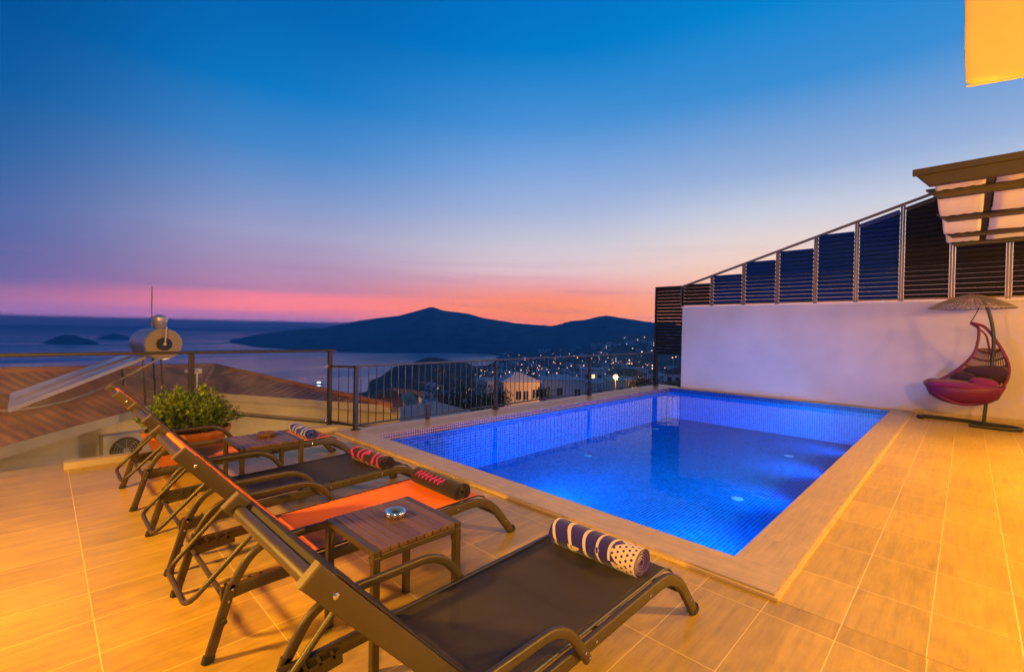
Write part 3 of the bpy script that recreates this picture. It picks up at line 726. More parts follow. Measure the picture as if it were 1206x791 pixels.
# ------------------------------------------------------------------ side tables and ashtrays
def table(x0, y0, lab, w=.50, d=.50, h=.50):
    r = empty('side_table', (x0 + w / 2, y0 + d / 2, 0), lab, 'side table', 'side tables between the loungers')
    L = .034
    for sx_ in (-1, 1):
        for sy_ in (-1, 1):
            cx_, cy_ = sx_ * (w / 2 - L / 2), sy_ * (d / 2 - L / 2)
            b = MB(); b.box((cx_ - L / 2, cy_ - L / 2, .004), (cx_ + L / 2, cy_ + L / 2, h - .03)); o = b.build('leg', metal, r, bevel=.003)
            b = MB(); b.box((cx_ - L / 2 - .001, cy_ - L / 2 - .001, 0), (cx_ + L / 2 + .001, cy_ + L / 2 + .001, .006)); b.build('foot_cap', rubber, o)
            # gusset
            b = MB(); yy = cy_ - sy_ * L / 2
            b.face([(cx_ - .004, yy, h - .05), (cx_ - .004, yy - sy_ * .035, h - .05), (cx_ - .004, yy, h - .16)]); b.face([(cx_ + .004, yy, h - .05), (cx_ + .004, yy, h - .16), (cx_ + .004, yy - sy_ * .035, h - .05)])
            b.face([(cx_ - .004, yy - sy_ * .035, h - .05), (cx_ + .004, yy - sy_ * .035, h - .05), (cx_ + .004, yy, h - .16), (cx_ - .004, yy, h - .16)]); b.build('gusset', metal, o)
    for sx_ in (-1, 1):
        b = MB(); cx_ = sx_ * (w / 2 - L / 2); b.box((cx_ - L / 2, -d / 2, h - .029), (cx_ + L / 2, d / 2, h)); b.build('frame_rail', metal, r, bevel=.003)
    for sy_ in (-1, 1):
        b = MB(); cy_ = sy_ * (d / 2 - L / 2); b.box((-w / 2 + L + .001, cy_ - L / 2, h - .048), (w / 2 - L - .001, cy_ + L / 2, h - .020)); b.build('apron', metal, r, bevel=.003)
    b = MB(); n = 9; ww = w - 2 * L - .004; sw = ww / n
    for k in range(n): b.box((-ww / 2 + k * sw + .0022, -d / 2 + .002, h - .018), (-ww / 2 + (k + 1) * sw - .0022, d / 2 - .002, h + .001))
    b.build('tabletop', teak, r, bevel=.0015)
table(1.0, 1.79, 'wooden slatted side table nearest the camera, with a chrome ashtray on it', .48, .48, .54)
table(1.12, 4.14, 'slatted side table farther away, with a dark brown ashtray on it', .5, .5, .51)
b = MB(); b.lathe([(.050, 0), (.055, .006), (.055, .022), (.052, .026), (.040, .026)], seg=28, cap1=False); ah = empty('ashtray', (1.275, 2.07, .542), 'round chrome ashtray with blue sheen on the nearer side table', 'ashtray')
b.build('bowl', chrome, ah, smooth=True)
b = MB(); b.lathe([(.041, .0262), (.030, .018), (.014, .014), (.013, .013)], seg=28, cap0=False, cap1=False); b.lathe([(.0131, .0131), (.012, .012)], seg=16, cap0=False); b.build('tray_inset', mat('blue_steel', (.25, .42, .55), .22, .8), ah, smooth=True)
b = MB(); b.lathe([(.016, .014), (.014, .024), (.006, .028)], seg=14); b.build('knob', mat('knob_dark', (.02, .03, .04), .3), ah, smooth=True)
ah = empty('ashtray', (1.42, 4.47, .512), 'octagonal dark brown ashtray on the farther side table', 'ashtray')
b = MB(); b.lathe([(.075, 0), (.082, .015), (.082, .034), (.066, .036), (.050, .018), (.0, .016)], seg=8, cap1=False); b.build('bowl', mat('brown_glass', (.10, .05, .02), .25, var=.2), ah)

# ------------------------------------------------------------------ potted plant
pp = Vector((1.12, 6.02, 0))
pr = empty('potted_plant', pp, 'bushy green plant in a wide terracotta pot beside the farthest lounger', 'potted plant')
b = MB(); b.lathe([(.24, 0), (.255, .02), (.36, .31), (.385, .32), (.40, .34), (.40, .375), (.375, .38), (.365, .35), (.34, .33)], seg=40, cap1=False); b.build('pot', terracotta, pr, smooth=50)
b = MB(); b.lathe([(.318, .335), (.15, .35), (.0, .36)], seg=24, cap0=False, cap1=False); b.build('soil', mat('soil', (.05, .03, .02), .95, var=.4, scale=30, bump=.6), pr)
def leafmat(name, c1, c2):
    mt, nt, g, b_, out = newmat(name)
    geo = nt.nodes.new('ShaderNodeNewGeometry')
    try: rnd = geo.outputs['Random Per Island']
    except Exception: rnd = g.noise(None, 10)
    c = g.mix(rnd, tuple(c1) + (1,), tuple(c2) + (1,)); nt.links.new(c, b_.inputs['Base Color']); b_.inputs['Roughness'].default_value = .5
    tl = nt.nodes.new('ShaderNodeBsdfTranslucent'); nt.links.new(c, tl.inputs[0]); mx = nt.nodes.new('ShaderNodeMixShader'); mx.inputs[0].default_value = .25
    nt.links.new(b_.outputs[0], mx.inputs[1]); nt.links.new(tl.outputs[0], mx.inputs[2]); nt.links.new(mx.outputs[0], out.inputs[0])
    return mt
leafm = leafmat('plant_leaf', (.05, .11, .006), (.26, .34, .03))
def leaf(b, p, d, up, L, W):
    d = d.normalized(); s = d.cross(up); s = s.normalized() if s.length > 1e-4 else Vector((1, 0, 0)); n = s.cross(d)
    a = p; m1 = p + d * L * .45 + n * L * .06; e = p + d * L - n * L * .08
    b.face([a, m1 + s * W, e, m1 - s * W])
b = MB(); st = MB(); rr = random.Random(3)
for k in range(420):
    th = rr.uniform(0, 2 * PI); ph = math.acos(rr.uniform(.02, 1)); 
    bump_ = 1 + .13 * math.sin(3 * th + 1) * math.sin(ph) + .12 * math.sin(5 * ph + 2 * th) + rr.uniform(-.12, .1)
    tip = Vector((.42 * math.sin(ph) * math.cos(th), .42 * math.sin(ph) * math.sin(th), .36 * math.cos(ph))) * bump_ + Vector((0, 0, .43))
    root = Vector((tip.x * .35, tip.y * .35, .36)); d = (tip - root)
    if k % 3 == 0: st.tube([root, root.lerp(tip, .55) + Vector((0, 0, .03)), tip], .0025, 4, caps=False)
    for j in range(17):
        t = rr.uniform(.5, 1.0); p = root.lerp(tip, t) + Vector((rr.gauss(0, .02), rr.gauss(0, .02), rr.gauss(0, .018)))
        dd = d.normalized() * .6 + Vector((rr.gauss(0, .6), rr.gauss(0, .6), rr.gauss(.1, .5)))
        leaf(b, p, dd, Vector((rr.gauss(0, .4), rr.gauss(0, .4), 1)), rr.uniform(.034, .058), rr.uniform(.009, .015))
b.build('foliage', leafm, pr); st.build('stem', mat('plant_stem', (.08, .12, .03), .7), pr)

# ------------------------------------------------------------------ hanging chair
def hanging_chair():
    foot = PZ(1158, 497, .02); fx, fy = foot.x - .25, foot.y
    view = Vector((fx, fy, 0)).normalized(); u = Vector((view.y, -view.x, 0))   # u: to the right as seen from the pool
    r = empty('hanging_chair', (fx, fy, 0), 'crimson woven crescent hanging chair under a round parasol top beside the white wall', 'hanging chair')
    steel = mat('chair_steel', (.035, .035, .025), .4, .3, var=.1)
    wick = mat('wicker_red', (.13, .004, .055), .5, var=.3, scale=60, bump=.4, bscale=150)
    wickd = mat('wicker_dark', (.06, .006, .012), .5, var=.3, scale=60)
    cush = mat('cushion_crimson', (.18, .003, .12), .85, var=.15, scale=8, bump=.3, bscale=40, sheen=.2)
    cushd = mat('cushion_plum', (.03, .002, .03), .85, var=.2, scale=8, bump=.3, bscale=40, sheen=.2)
    def L(a, w, z): return u * a - view * w + Vector((0, 0, z))      # w: towards the viewer
    b = MB()
    base = [(-.80, .05, .03), (-.86, -.05, .03), (-.70, -.16, .03), (-.2, -.10, .03), (.0, 0, .03), (.32, .08, .03), (.44, .26, .03), (.30, .42, .03), (-.18, .42, .03)]
    b.tube(smoothpath([L(*p) for p in base], 7), .030, 12); b.build('base', steel, r, smooth=True)
    b = MB(); b.tube(smoothpath([L(0, 0, .04), L(.03, -.02, .5), L(.08, -.03, 1.05), L(.09, 0, 1.5), L(.05, .03, 1.85), L(-.02, .05, 2.12), L(-.06, .06, 2.2)], 6), .026, 12); b.build('pole', steel, r, smooth=True)
    # canopy: shallow wicker cone of spokes and rings
    cc = L(-.20, .06, 0); Rr = .56
    b = MB()
    for k in range(46):
        a = 2 * PI * k / 46; pts = []
        for t in (0.03, .25, .5, .75, 1.0): pts.append(cc + Vector((math.cos(a) * Rr * t, math.sin(a) * Rr * t, 2.285 - .24 * t ** 1.6)))
        b.tube(pts, .010, 5)
    for t in (.2, .4, .6, .7, .8, .9, 1.0):
        b.tube([cc + Vector((math.cos(2 * PI * k / 48) * Rr * t, math.sin(2 * PI * k / 48) * Rr * t, 2.288 - .24 * t ** 1.6)) for k in range(48)], .0055 if t < 1 else .012, 6, closed=True)
    b.build('parasol_top', mat('wicker_grey', (.26, .21, .18), .6, var=.25, scale=40), r, smooth=True)
    # crescent body: left rim, right rim (spine) and the woven shell between them
    top = (-.20, .05, 1.78)
    left = smoothpath([L(*p) for p in (top, (-.10, .12, 1.70), (-.10, .22, 1.45), (-.17, .26, 1.20), (-.38, .25, .92), (-.60, .18, .74), (-.76, .10, .70))], 8)
    right = smoothpath([L(*p) for p in (top, (-.03, .0, 1.72), (.12, -.10, 1.48), (.25, -.14, 1.18), (.285, -.10, .95), (.22, .02, .70), (.0, .20, .46), (-.25, .32, .36), (-.52, .34, .46), (-.72, .22, .62), (-.78, .12, .69))], 8)
    b = MB(); b.tube(left, .021, 8); b.build('rim', wick, r, smooth=True); b = MB(); b.tube(right, .024, 8); b.build('rim', wick, r, smooth=True)
    b = MB(); b.tube(smoothpath([L(*top), L(-.02, .02, 1.6), L(.03, -.05, 1.4), L(.06, -.12, 1.22)], 6), .014, 8); b.build('stay', wick, r, smooth=True)
    b = MB(); b.tube([L(-.06, .06, 2.17), L(-.13, .055, 1.95), L(-.20, .05, 1.79)], .008, 6); b.build('chain', steel, r)
    # woven back: surface between a rear curve and rims (bulges away from viewer)
    def S(s_, t_):   # s along rim from brow (0) to seat (1), t from left rim to right rim
        zt = 1.34 + (0.50 - 1.34) * s_
        def at(c, z):
            best = None
            for i in range(len(c) - 1):
                if (c[i].z - z) * (c[i + 1].z - z) <= 0: return c[i].lerp(c[i + 1], (z - c[i].z) / (c[i + 1].z - c[i].z + 1e-9))
            return min(c, key=lambda q_: abs(q_.z - z))
        a = at(left, max(zt, .72)); a = Vector((a.x, a.y, zt if zt > .72 else zt)); c = at(right[:52], zt)
        p = a.lerp(c, t_); return p + view * (.34 * math.sin(PI * t_) * (0.75 + .4 * math.sin(PI * s_)))
    b = MB()
    for k in range(19): b.tube([S(i / 12, k / 18) for i in range(13)], .009, 5)
    b.build('weave', mat('wicker_tan', (.16, .06, .06), .6, var=.3, scale=60), r, smooth=True)
    b = MB()
    for k in range(7):
        s0 = k / 6; b.tube([S(min(1, max(0, s0 + .10 * math.sin(PI * i / 12))), i / 12) for i in range(13)], .015, 6)
    b.build('hoop', wickd, r, smooth=True)
    # seat bowl: solid woven hull
    rows = []
    for i in range(13):
        a = -.80 + 1.06 * i / 12; t = i / 12
        half = .36 * math.sqrt(max(.02, 1 - (2 * t - 1) ** 2)) ; top_z = .70 - .04 * math.sin(PI * t) - .0 * t
        dep = .34 * math.sqrt(max(.0, 1 - (2 * t - 1) ** 2)) ** .8
        rows.append([L(a, .10 + half * math.cos(ph), top_z - dep * math.sin(ph)) for ph in [PI * j / 14 for j in range(15)]])
    b = MB(); b.grid(rows); o = b.build('seat_shell', wick, r, smooth=True); o.modifiers.new('t', 'SOLIDIFY').thickness = .02
    # cushions
    def pillow(name, c, sx_, sy_, sz_, mt_, rot=0.0, tilt=0.0, sq=3.0):
        rows = []
        for i in range(15):
            ph = PI * i / 14
            row = []
            for j in range(28):
                th = 2 * PI * j / 28
                def se(v, e): return math.copysign(abs(v) ** e, v)
                x = se(math.sin(ph), .75) * se(math.cos(th), 2 / sq); y = se(math.sin(ph), .75) * se(math.sin(th), 2 / sq); z = math.cos(ph)
                row.append(Vector((x * sx_, y * sy_, z * sz_ * (1 - .3 * (abs(x) ** 3)))))
            rows.append(row)
        Mx = Matrix.Translation(c) @ Matrix(((u.x, -view.x, 0, 0), (u.y, -view.y, 0, 0), (0, 0, 1, 0), (0, 0, 0, 1))) @ Matrix.Rotation(rot, 4, 'Y') @ Matrix.Rotation(tilt, 4, 'X')
        b = MB(); b.grid([[Mx @ p for p in row] for row in rows], closed_u=True); return b.build(name, mt_, r, smooth=True)
    pillow('seat_cushion', L(-.30, .12, .68), .50, .30, .085, cush, .04)
    pillow('seat_cushion', L(-.66, .12, .70), .13, .17, .07, cushd, -.05)
    pillow('back_cushion', L(-.02, -.10, .86), .32, .20, .10, cushd, -.12, 1.05)
    pillow('scatter_cushion', L(-.02, .22, .73), .19, .14, .09, cush, .12, .5)
    pillow('scatter_cushion', L(-.28, .05, .80), .17, .13, .07, cushd, .1, .9)
hanging_chair()

# ------------------------------------------------------------------ pergola and blind
pg = empty('pergola', (9.4, -2.0, 3.2), 'brown metal pergola with white fabric strips slung between its beams, right of the pool', 'pergola')
pgm = mat('pergola_metal', (.034, .022, .013), .5, var=.12, scale=3)
pfab = mat('pergola_fabric', (.88, .82, .72), .85, var=.05, scale=3, bump=.1, bscale=12)
ylim = [PZ(1077, 213, 3.24).y, .40, .36, .33, .31]
beams = []
for (px, py) in ((1090, 218), (1092, 234), (1103, 261), (1109, 280), (1113, 290)):
    beams.append(PZ(px, py, 3.2).x)
yr = -3.4
for i, x in enumerate(beams):
    if i == len(beams) - 1: x = min(x, 12.0)
    y1_ = ylim[i]
    b = MB()
    h_ = .15 if i == 0 else .12
    # bevel-cut beam end
    for z0, z1, ye1, ye2 in ((3.18, 3.18 + h_, y1_ - .12, y1_),):
        w = .055
        P_ = [(x - w, yr, z0), (x + w, yr, z0), (x + w, ye1, z0), (x - w, ye1, z0), (x - w, yr, z1), (x + w, yr, z1), (x + w, ye2, z1), (x - w, ye2, z1)]
        P_ = [(a - 9.4, c + 2.0, d - 3.2) for a, c, d in P_]
        for f in ((0, 3, 2, 1), (4, 5, 6, 7), (0, 1, 5, 4), (2, 3, 7, 6), (1, 2, 6, 5), (3, 0, 4, 7)): b.face([P_[k] for k in f])
    b.build('beam', pgm, pg, bevel=.004)
yd = PZ(1162, 250, 3.2).y
for yy in (yd, yd - 1.5, yd - 3.0):
    b = MB(); b.box((beams[0] - 9.4 + .04, yy + 2 - .03, .06), (min(beams[-1], 12.0) - 9.4, yy + 2 + .03, .13)); b.build('rafter', pgm, pg)
b = MB(); b.box((beams[0] - 9.4 - .09, yr + 2, .10), (beams[0] - 9.4 - .04, ylim[0] + 2 + .02, .17)); b.build('gutter', pgm, pg, bevel=.005)
for ya_, yb_ in ((.30, yd + .04), (yd - .04, yd - 1.46), (yd - 1.54, yd - 2.96)):
    rows = []
    xs = []
    for i in range(len(beams) - 1):
        a_, c_ = beams[i] + .03, min(beams[i + 1], 12.0) - .03
        for k in range(9):
            t = k / 8; xs.append((a_ + (c_ - a_) * t, 3.27 - .10 * math.sin(PI * t) * (c_ - a_) / 1.3 + (.03 if k in (0, 8) else 0)))
    for j in range(13):
        t = j / 12; y = ya_ + (yb_ - ya_) * t
        rows.append([(x - 9.4, y + 2, z - 3.2 + .006 * math.sin(j * 1.9 + x * 3)) for x, z in xs])
    b = MB(); b.grid(rows); o = b.build('fabric', pfab, pg, smooth=True); o.modifiers.new('t', 'SOLIDIFY').thickness = .004
for (x, y) in ((beams[0] + .05, -3.2), (11.9, -3.2)):
    b = MB(); b.box((x - 9.4 - .06, y + 2 - .06, -3.2), (x - 9.4 + .06, y + 2 + .06, -.02)); b.build('post', pgm, pg, bevel=.006)

c0 = PD(1138, 102, 5.0); c1 = PZ(1206, 90, c0.z)
dirb = Vector((c1.x - c0.x, c1.y - c0.y, 0)).normalized()
bl = empty('fabric_blind', (c0.x, c0.y, c0.z), 'cream fabric blind hanging high above the pergola, lit orange', 'blind')
rows = []
for i in range(25):
    z = 2.4 * i / 24; row = []
    for j in range(31):
        s_ = 2.2 * j / 30
        zz = z
        if j < 2: zz = max(z, (.035 if j == 0 else .008))
        if i == 0: zz += s_ * .0
        row.append(dirb * s_ + Vector((0, 0, zz)) + Vector((-dirb.y, dirb.x, 0)) * (.03 * math.sin(s_ * 4.5 + z) + .015 * math.sin(z * 5)) - dirb * (.03 * z if j == 0 else 0))
    rows.append(row)
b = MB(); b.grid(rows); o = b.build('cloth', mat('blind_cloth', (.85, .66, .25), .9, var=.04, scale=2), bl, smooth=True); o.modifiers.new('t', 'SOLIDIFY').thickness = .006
b = MB(); b.tube([Vector((0, 0, 2.42)) - dirb * .06, dirb * 2.3 + Vector((0, 0, 2.42))], .045, 12); b.build('roller', metal, bl, smooth=True)
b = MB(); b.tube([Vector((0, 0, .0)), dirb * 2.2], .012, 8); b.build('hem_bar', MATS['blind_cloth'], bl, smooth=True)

# ------------------------------------------------------------------ neighbouring house below the terrace
ZE = -0.12
def plane_hit(px, py, a, b_, c_):
    n = (b_ - a).cross(c_ - a); r = ray(px, py); o = Vector((0, 0, H)); t = n.dot(a - o) / n.dot(r); return o + r * t
nb = PZ(235, 461, ZE); na0 = PZ(0, 526, ZE); na = na0 + (na0 - nb) * .45; nc = PZ(460, 477, ZE)
nt2 = PD(252, 430, 13.6)
nt1 = plane_hit(0, 437, na0, nb, nt2); ntm = plane_hit(120, 430.5, na0, nb, nt2); nt0 = plane_hit(-220, 452, na0, nb, nt2)
O = Vector((nb.x, nb.y, -6))
nh = empty('neighbour_house', O, 'cream house with an orange tiled roof just below the glass balustrade', 'house')
def roofpoly(b, pts, e0, e1, mi=0):
    e = (e1 - e0).normalized(); n = (pts[1] - pts[0]).cross(pts[2] - pts[0]).normalized(); v = n.cross(e)
    b.face([p - O for p in pts], [((p - e0).dot(e), (p - e0).dot(v)) for p in pts], mi)
b = MB()
roofpoly(b, [na, nb, nt2, ntm, nt1, nt0], na, nb); roofpoly(b, [nb, nc, nt2], nb, nc)
# far slopes, so the roof is closed
back1 = nt1 + (nt1 - na0) * .7 + Vector((0, 0, -1.2)); back2 = nt2 + (nt2 - nb) * .8 + Vector((0, 0, -1.6)); back3 = nc + (nt2 - nb) * 1.3 + Vector((0, 0, -.9))
roofpoly(b, [nt1, ntm, nt2, back2, back1], nt1, nt2); roofpoly(b, [nt2, nc, back3, back2], nc, back3)
b.build('roof', roof_tile, nh)
for p, q_ in ((nt2, nb), (nt2, nc), (nt1, nt2)):
    b = MB(); nn_ = int((q_ - p).length / .3); b.tube([p.lerp(q_, i / nn_) - O + Z0 * .0 for i in range(nn_ + 1)], .06, 8, scale=[1.0 + .12 * (i % 2) for i in range(nn_ + 1)]); b.build('ridge_cap', roof_tile, nh, smooth=60)
b = MB()
for p, q_ in ((na, nb), (nb, nc)):
    b.face([p - O + Vector((0, 0, -.16)), q_ - O + Vector((0, 0, -.16)), q_ - O - Vector((0, 0, .004)), p - O - Vector((0, 0, .004))])
    inn = Vector((-(q_ - p).y, (q_ - p).x, 0)).normalized() * .42
    b.face([p - O + Vector((0, 0, -.16)), p + inn - O + Vector((0, 0, -.16)), q_ + inn - O + Vector((0, 0, -.16)), q_ - O + Vector((0, 0, -.16))])
b.build('eave', cream, nh)
def wallline(p, q_): 
    inn = Vector((-(q_ - p).y, (q_ - p).x, 0)).normalized() * .4
    return p + inn, q_ + inn
w1a, w1b = wallline(na, nb); w2a, w2b = wallline(nb, nc)
b = MB()
for p, q_ in ((w1a, w1b), (w2a, w2b)):
    b.face([Vector((p.x, p.y, -6)) - O, Vector((q_.x, q_.y, -6)) - O, Vector((q_.x, q_.y, ZE - .12)) - O, Vector((p.x, p.y, ZE - .12)) - O])
w2c = w2b + (nt2 - nb) * 1.2
b.face([Vector((w2b.x, w2b.y, -6)) - O, Vector((w2c.x, w2c.y, -6)) - O, Vector((w2c.x, w2c.y, ZE - 1.2)) - O, Vector((w2b.x, w2b.y, ZE - .12)) - O])
b.build('wall', cream, nh)
# thin ledge along the right wall
d2 = (w2b - w2a).normalized(); n2 = Vector((d2.y, -d2.x, 0))
b = MB(); M = Matrix.Translation(w2a - O + n2 * .03) @ Matrix.Rotation(math.atan2(d2.y, d2.x), 4, 'Z'); b.box((0.6, -.03, -.59), ((w2b - w2a).length + .1, .03, -.57), M=M); b.build('ledge', dark_metal, nh)
# pale terrace lower down between the house and us
tag(slab('neighbour_yard', -9, 6.98, 6.5, 13.5, -6.2, -5.9, concrete))
# AC unit on the wall
d1 = (w1b - w1a).normalized(); n1 = Vector((d1.y, -d1.x, 0))
pA = plane_hit(121, 527, w1a, w1b, w1a + Z0)
ac = empty('air_conditioner', pA + n1 * .45 + Vector((0, 0, -.30)), 'white air conditioner outdoor unit against the cream wall behind the glass', 'air conditioner', rz=math.radians(8))
acm = mat('ac_white', (.50, .48, .48), .5, var=.08, scale=4)
b = MB(); b.box((-.42, -.14, 0), (.42, .14, .58)); b.build('casing', acm, ac, bevel=.012)
b = MB(); b.lathe([(.235, .0), (.235, .012), (.215, .02), (.205, .004), (.0, .002)], c=(-.1, -.14, .29), axis=(0, -1, 0), seg=28, cap1=False); b.build('fan_housing', mat('ac_dark', (.03, .028, .03), .5), ac, smooth=True)
b = MB()
for rr_ in (.06, .10, .14, .18): b.tube([(-.1 + rr_ * math.cos(a * PI / 12), -.165, .29 + rr_ * math.sin(a * PI / 12)) for a in range(24)], .004, 4, closed=True)
for k in range(8): b.tube([(-.1, -.166, .29), (-.1 + .21 * math.cos(k * PI / 4), -.164, .29 + .21 * math.sin(k * PI / 4))], .004, 4)
b.lathe([(.045, 0), (.04, .012)], c=(-.1, -.158, .29), axis=(0, -1, 0), seg=14); b.build('grille', acm, ac)
b = MB(); b.box((-.36, -.12, -.04), (-.32, .18, -.002)); b.box((.32, -.12, -.04), (.36, .18, -.002)); b.build('bracket', dark_metal, ac)

# solar water heater on the neighbour's roof
f0 = PD(193, 405, 9.0); bk = PD(173, 403, 10.0); ax = (bk - f0).normalized(); Lk = (bk - f0).length
sh = empty('solar_water_heater', f0, 'solar water heater with silver drum and two pale collector strips on the tiled roof', 'water heater')
b = MB(); b.lathe([(.0, 0), (.285, .0), (.305, .02), (.305, Lk - .02), (.285, Lk), (0, Lk)], axis=ax, seg=36, cap0=False, cap1=False); b.build('tank', mat('galvanised', (.46, .43, .45), .38, .55, var=.12, scale=3), sh, smooth=True)
b = MB(); b.lathe([(.28, -.004), (.29, -.004), (.29, -.014), (.0, -.02)], axis=ax, seg=36, cap0=False, cap1=False); b.build('end_face', mat('tank_end', (.28, .21, .10), .5, .2, var=.12, scale=4), sh, smooth=True)
b = MB(); b.lathe([(.125, -.03), (.125, -.05), (.095, -.055), (.0, -.06)], axis=ax, seg=24, cap0=False, cap1=False); b.build('flange', rubber, sh, smooth=True)
b = MB(); b.lathe([(.03, -.06), (.03, -.09)], axis=ax, seg=10, c=(0, 0, .0)); b.tube([-ax * .1 + Vector((0, 0, .01)), -ax * .1 + Vector((.02, 0, .34))], .014, 6); b.build('pipe', mat('pipe_pale', (.5, .45, .4), .5), sh, smooth=True)
tt = PD(188, 387, 9.0) - f0
b = MB(); b.lathe([(.03, -.05), (.05, .0), (.11, .07), (.13, .20), (.12, .235), (.05, .26), (.02, .275)], c=tt, seg=20); b.build('expansion_tank', mat('galvanised', (.46, .43, .45), .4), sh, smooth=True)
def strip(a, b_, c_, d_, name, mt_, th=.06):
    b = MB(); P_ = [a, b_, c_, d_]; n = (b_ - a).cross(d_ - a).normalized()
    if n.z < 0: n = -n
    lo = [p - n * th for p in P_]
    b.face([p - f0 for p in P_]); b.face([p - f0 for p in reversed(lo)])
    for i in range(4): j = (i + 1) % 4; b.face([lo[i] - f0, lo[j] - f0, P_[j] - f0, P_[i] - f0])
    return b.build(name, mt_, sh)
collm = mat('collector_glass', (.42, .40, .48), .16, .1, var=.08, scale=3)
def dep_(p): return p.dot(F0)
LR = PD(9, 481, dep_(plane_hit(9, 481, na0, nb, nt2)) * .95); LL = PD(12, 463, dep_(plane_hit(12, 463, na0, nb, nt2)) * .93)
UL, UR = PD(142, 418, 9.4), PD(172, 419, 9.0)
def bl4(s_, t_): return UL.lerp(UR, s_).lerp(LL.lerp(LR, s_), t_)
strip(bl4(0, 0), bl4(.40, 0), bl4(.40, 1), bl4(0, 1), 'collector', collm); strip(bl4(.58, 0), bl4(1, 0), bl4(1, 1), bl4(.58, 1), 'collector', collm)
strip(bl4(.401, 0) - Z0 * .03, bl4(.579, 0) - Z0 * .03, bl4(.579, 1) - Z0 * .03, bl4(.401, 1) - Z0 * .03, 'collector_frame', dark_metal, .04)
for p_ in (bl4(0.1, .02), bl4(.95, .02), f0 + Vector((0, 0, -.28)) + ax * .2, f0 + Vector((0, 0, -.28)) + ax * .9, ):
    b = MB(); b.tube([p_ - f0 - Z0 * .03, Vector((p_.x + .05, p_.y, p_.z - .95)) - f0], .018, 6); b.build('stand_leg', dark_metal, sh)
an = empty('antenna', PD(178.5, 392, 9.7), 'thin upright antenna rod beside the silver water tank', 'antenna')
hgt_ = PD(177, 338, 9.7).z - PD(178, 392, 9.7).z
b = MB(); b.tube([(0, 0, -.8), (0, 0, hgt_)], .011, 6); b.build('rod', mat('rod', (.2, .16, .15), .5), an)
hz_ = smoothpath([PD(190, 421, 8.9)] + [PD(x_, y_, min(8.6, dep_(plane_hit(x_, y_, na0, nb, nt2)) * .96)) for x_, y_ in ((165, 434), (130, 452), (90, 468), (50, 478), (15, 483), (-40, 484))], 6)
tag((lambda b: (b.tube([p - hz_[0] for p in hz_], .018, 6), b.build('hose', mat('hose_grey', (.35, .28, .26), .6), smooth=True, loc=hz_[0]))[-1])(MB()), 'pale grey hose drooping from the water heater across the tiled roof', 'hose')
# TV aerial bits on the roof right of the post
for (px, py, lab) in ((232, 437, 'tiny pale metal box on the tiled roof beside the balustrade post'), (150, 431, 'small pale bracket under the collector strips on the roof')):
    p = PD(px, py, 11.0); b = MB(); b.box((-.09, -.05, -.05), (.09, .05, .07)); b.box((-.02, -.02, -.4), (.02, .02, -.05)); tag(b.build('roof_box', acm, loc=p, bevel=.01), lab, 'box')

# ------------------------------------------------------------------ land, sea, hills
def scrub(name, c1, c2, sc_, bmp=0.0):
    mt, nt, g, b_, out = newmat(name); tc = nt.nodes.new('ShaderNodeTexCoord').outputs['Object']
    n = g.noise(tc, sc_, 10, 0.75); n2 = g.noise(tc, sc_ * .12, 5, .6)
    f = g.m('ADD', g.m('MULTIPLY', g.step(n, .35, .65), .7), g.m('MULTIPLY', g.step(n2, .35, .65), .3))
    nt.links.new(g.mix(f, tuple(c1) + (1,), tuple(c2) + (1,)), b_.inputs['Base Color']); b_.inputs['Roughness'].default_value = .95; b_.inputs['Specular IOR Level'].default_value = .1
    if bmp:
        nt.links.new(g.bump(n, bmp, 4.0), b_.inputs['Normal'])
    return mt
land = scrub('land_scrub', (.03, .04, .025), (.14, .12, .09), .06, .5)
hillm = scrub('hill_scrub_hazed', (.016, .07, .09), (.06, .20, .24), .02, 1.0)  # blue of the distant haze is put into the scrub colour
SEA = -60.0
COLS = [
 (-700, [(10, -6), (40, -9), (120, -24), (250, -46), (320, -64), (600, -75)]),
 (330, [(10, -6), (40, -9), (120, -24), (250, -46), (330, -64), (600, -75)]),
 (423, [(10, -6), (40, -9), (120, -22), (250, -42), (400, 'y463'), (470, -66), (600, -75)]),
 (442, [(10, -6), (40, -9), (120, -22), (250, -42), (400, 'y461'), (520, 'y447'), (640, -68), (900, -75)]),
 (470, [(10, -6), (40, -9), (120, -20), (250, -40), (400, 'y455'), (540, 'y432'), (680, -68), (900, -75)]),
 (510, [(10, -6), (40, -8), (120, -19), (250, -38), (400, 'y445'), (560, 'y421.5'), (720, -66), (900, -75)]),
 (540, [(10, -6), (40, -8), (120, -18), (250, -37), (400, 'y446'), (580, 'y425'), (740, -64), (950, -70)]),
 (568, [(10, -5), (40, -8), (120, -17), (250, -35), (400, 'y449'), (600, 'y432'), (800, -61), (1000, -64)]),
 (600, [(10, -5), (40, -7.5), (120, -16), (250, -33), (400, 'y450'), (700, 'y432'), (1000, 'y421'), (1400, -56)]),
 (680, [(10, -5), (40, -7), (120, -14), (250, -29), (400, 'y450'), (800, 'y424'), (1100, 'y412'), (1400, -45)]),
 (740, [(10, -5), (40, -6.5), (120, -12), (250, -25), (400, 'y444'), (700, 'y420'), (1000, 'y402'), (1250, 'y395'), (1500, 0)]),
 (800, [(10, -5), (40, -6), (120, -11), (250, -22), (400, 'y436'), (700, 'y412'), (1000, 'y396'), (1250, 'y391'), (1500, 10)]),
 (1000, [(10, -5), (40, -5), (120, -7), (250, -10), (600, -6), (1000, 4), (1500, 16)]),
 (2600, [(10, -5), (40, -5), (120, -7), (250, -10), (600, -6), (1000, 4), (1500, 16)])]
for ci, (px, pts) in enumerate(COLS):
    COLS[ci] = (px, [(math.log(d), PD(px, float(z[1:]), d).z if isinstance(z, str) else z) for d, z in pts])
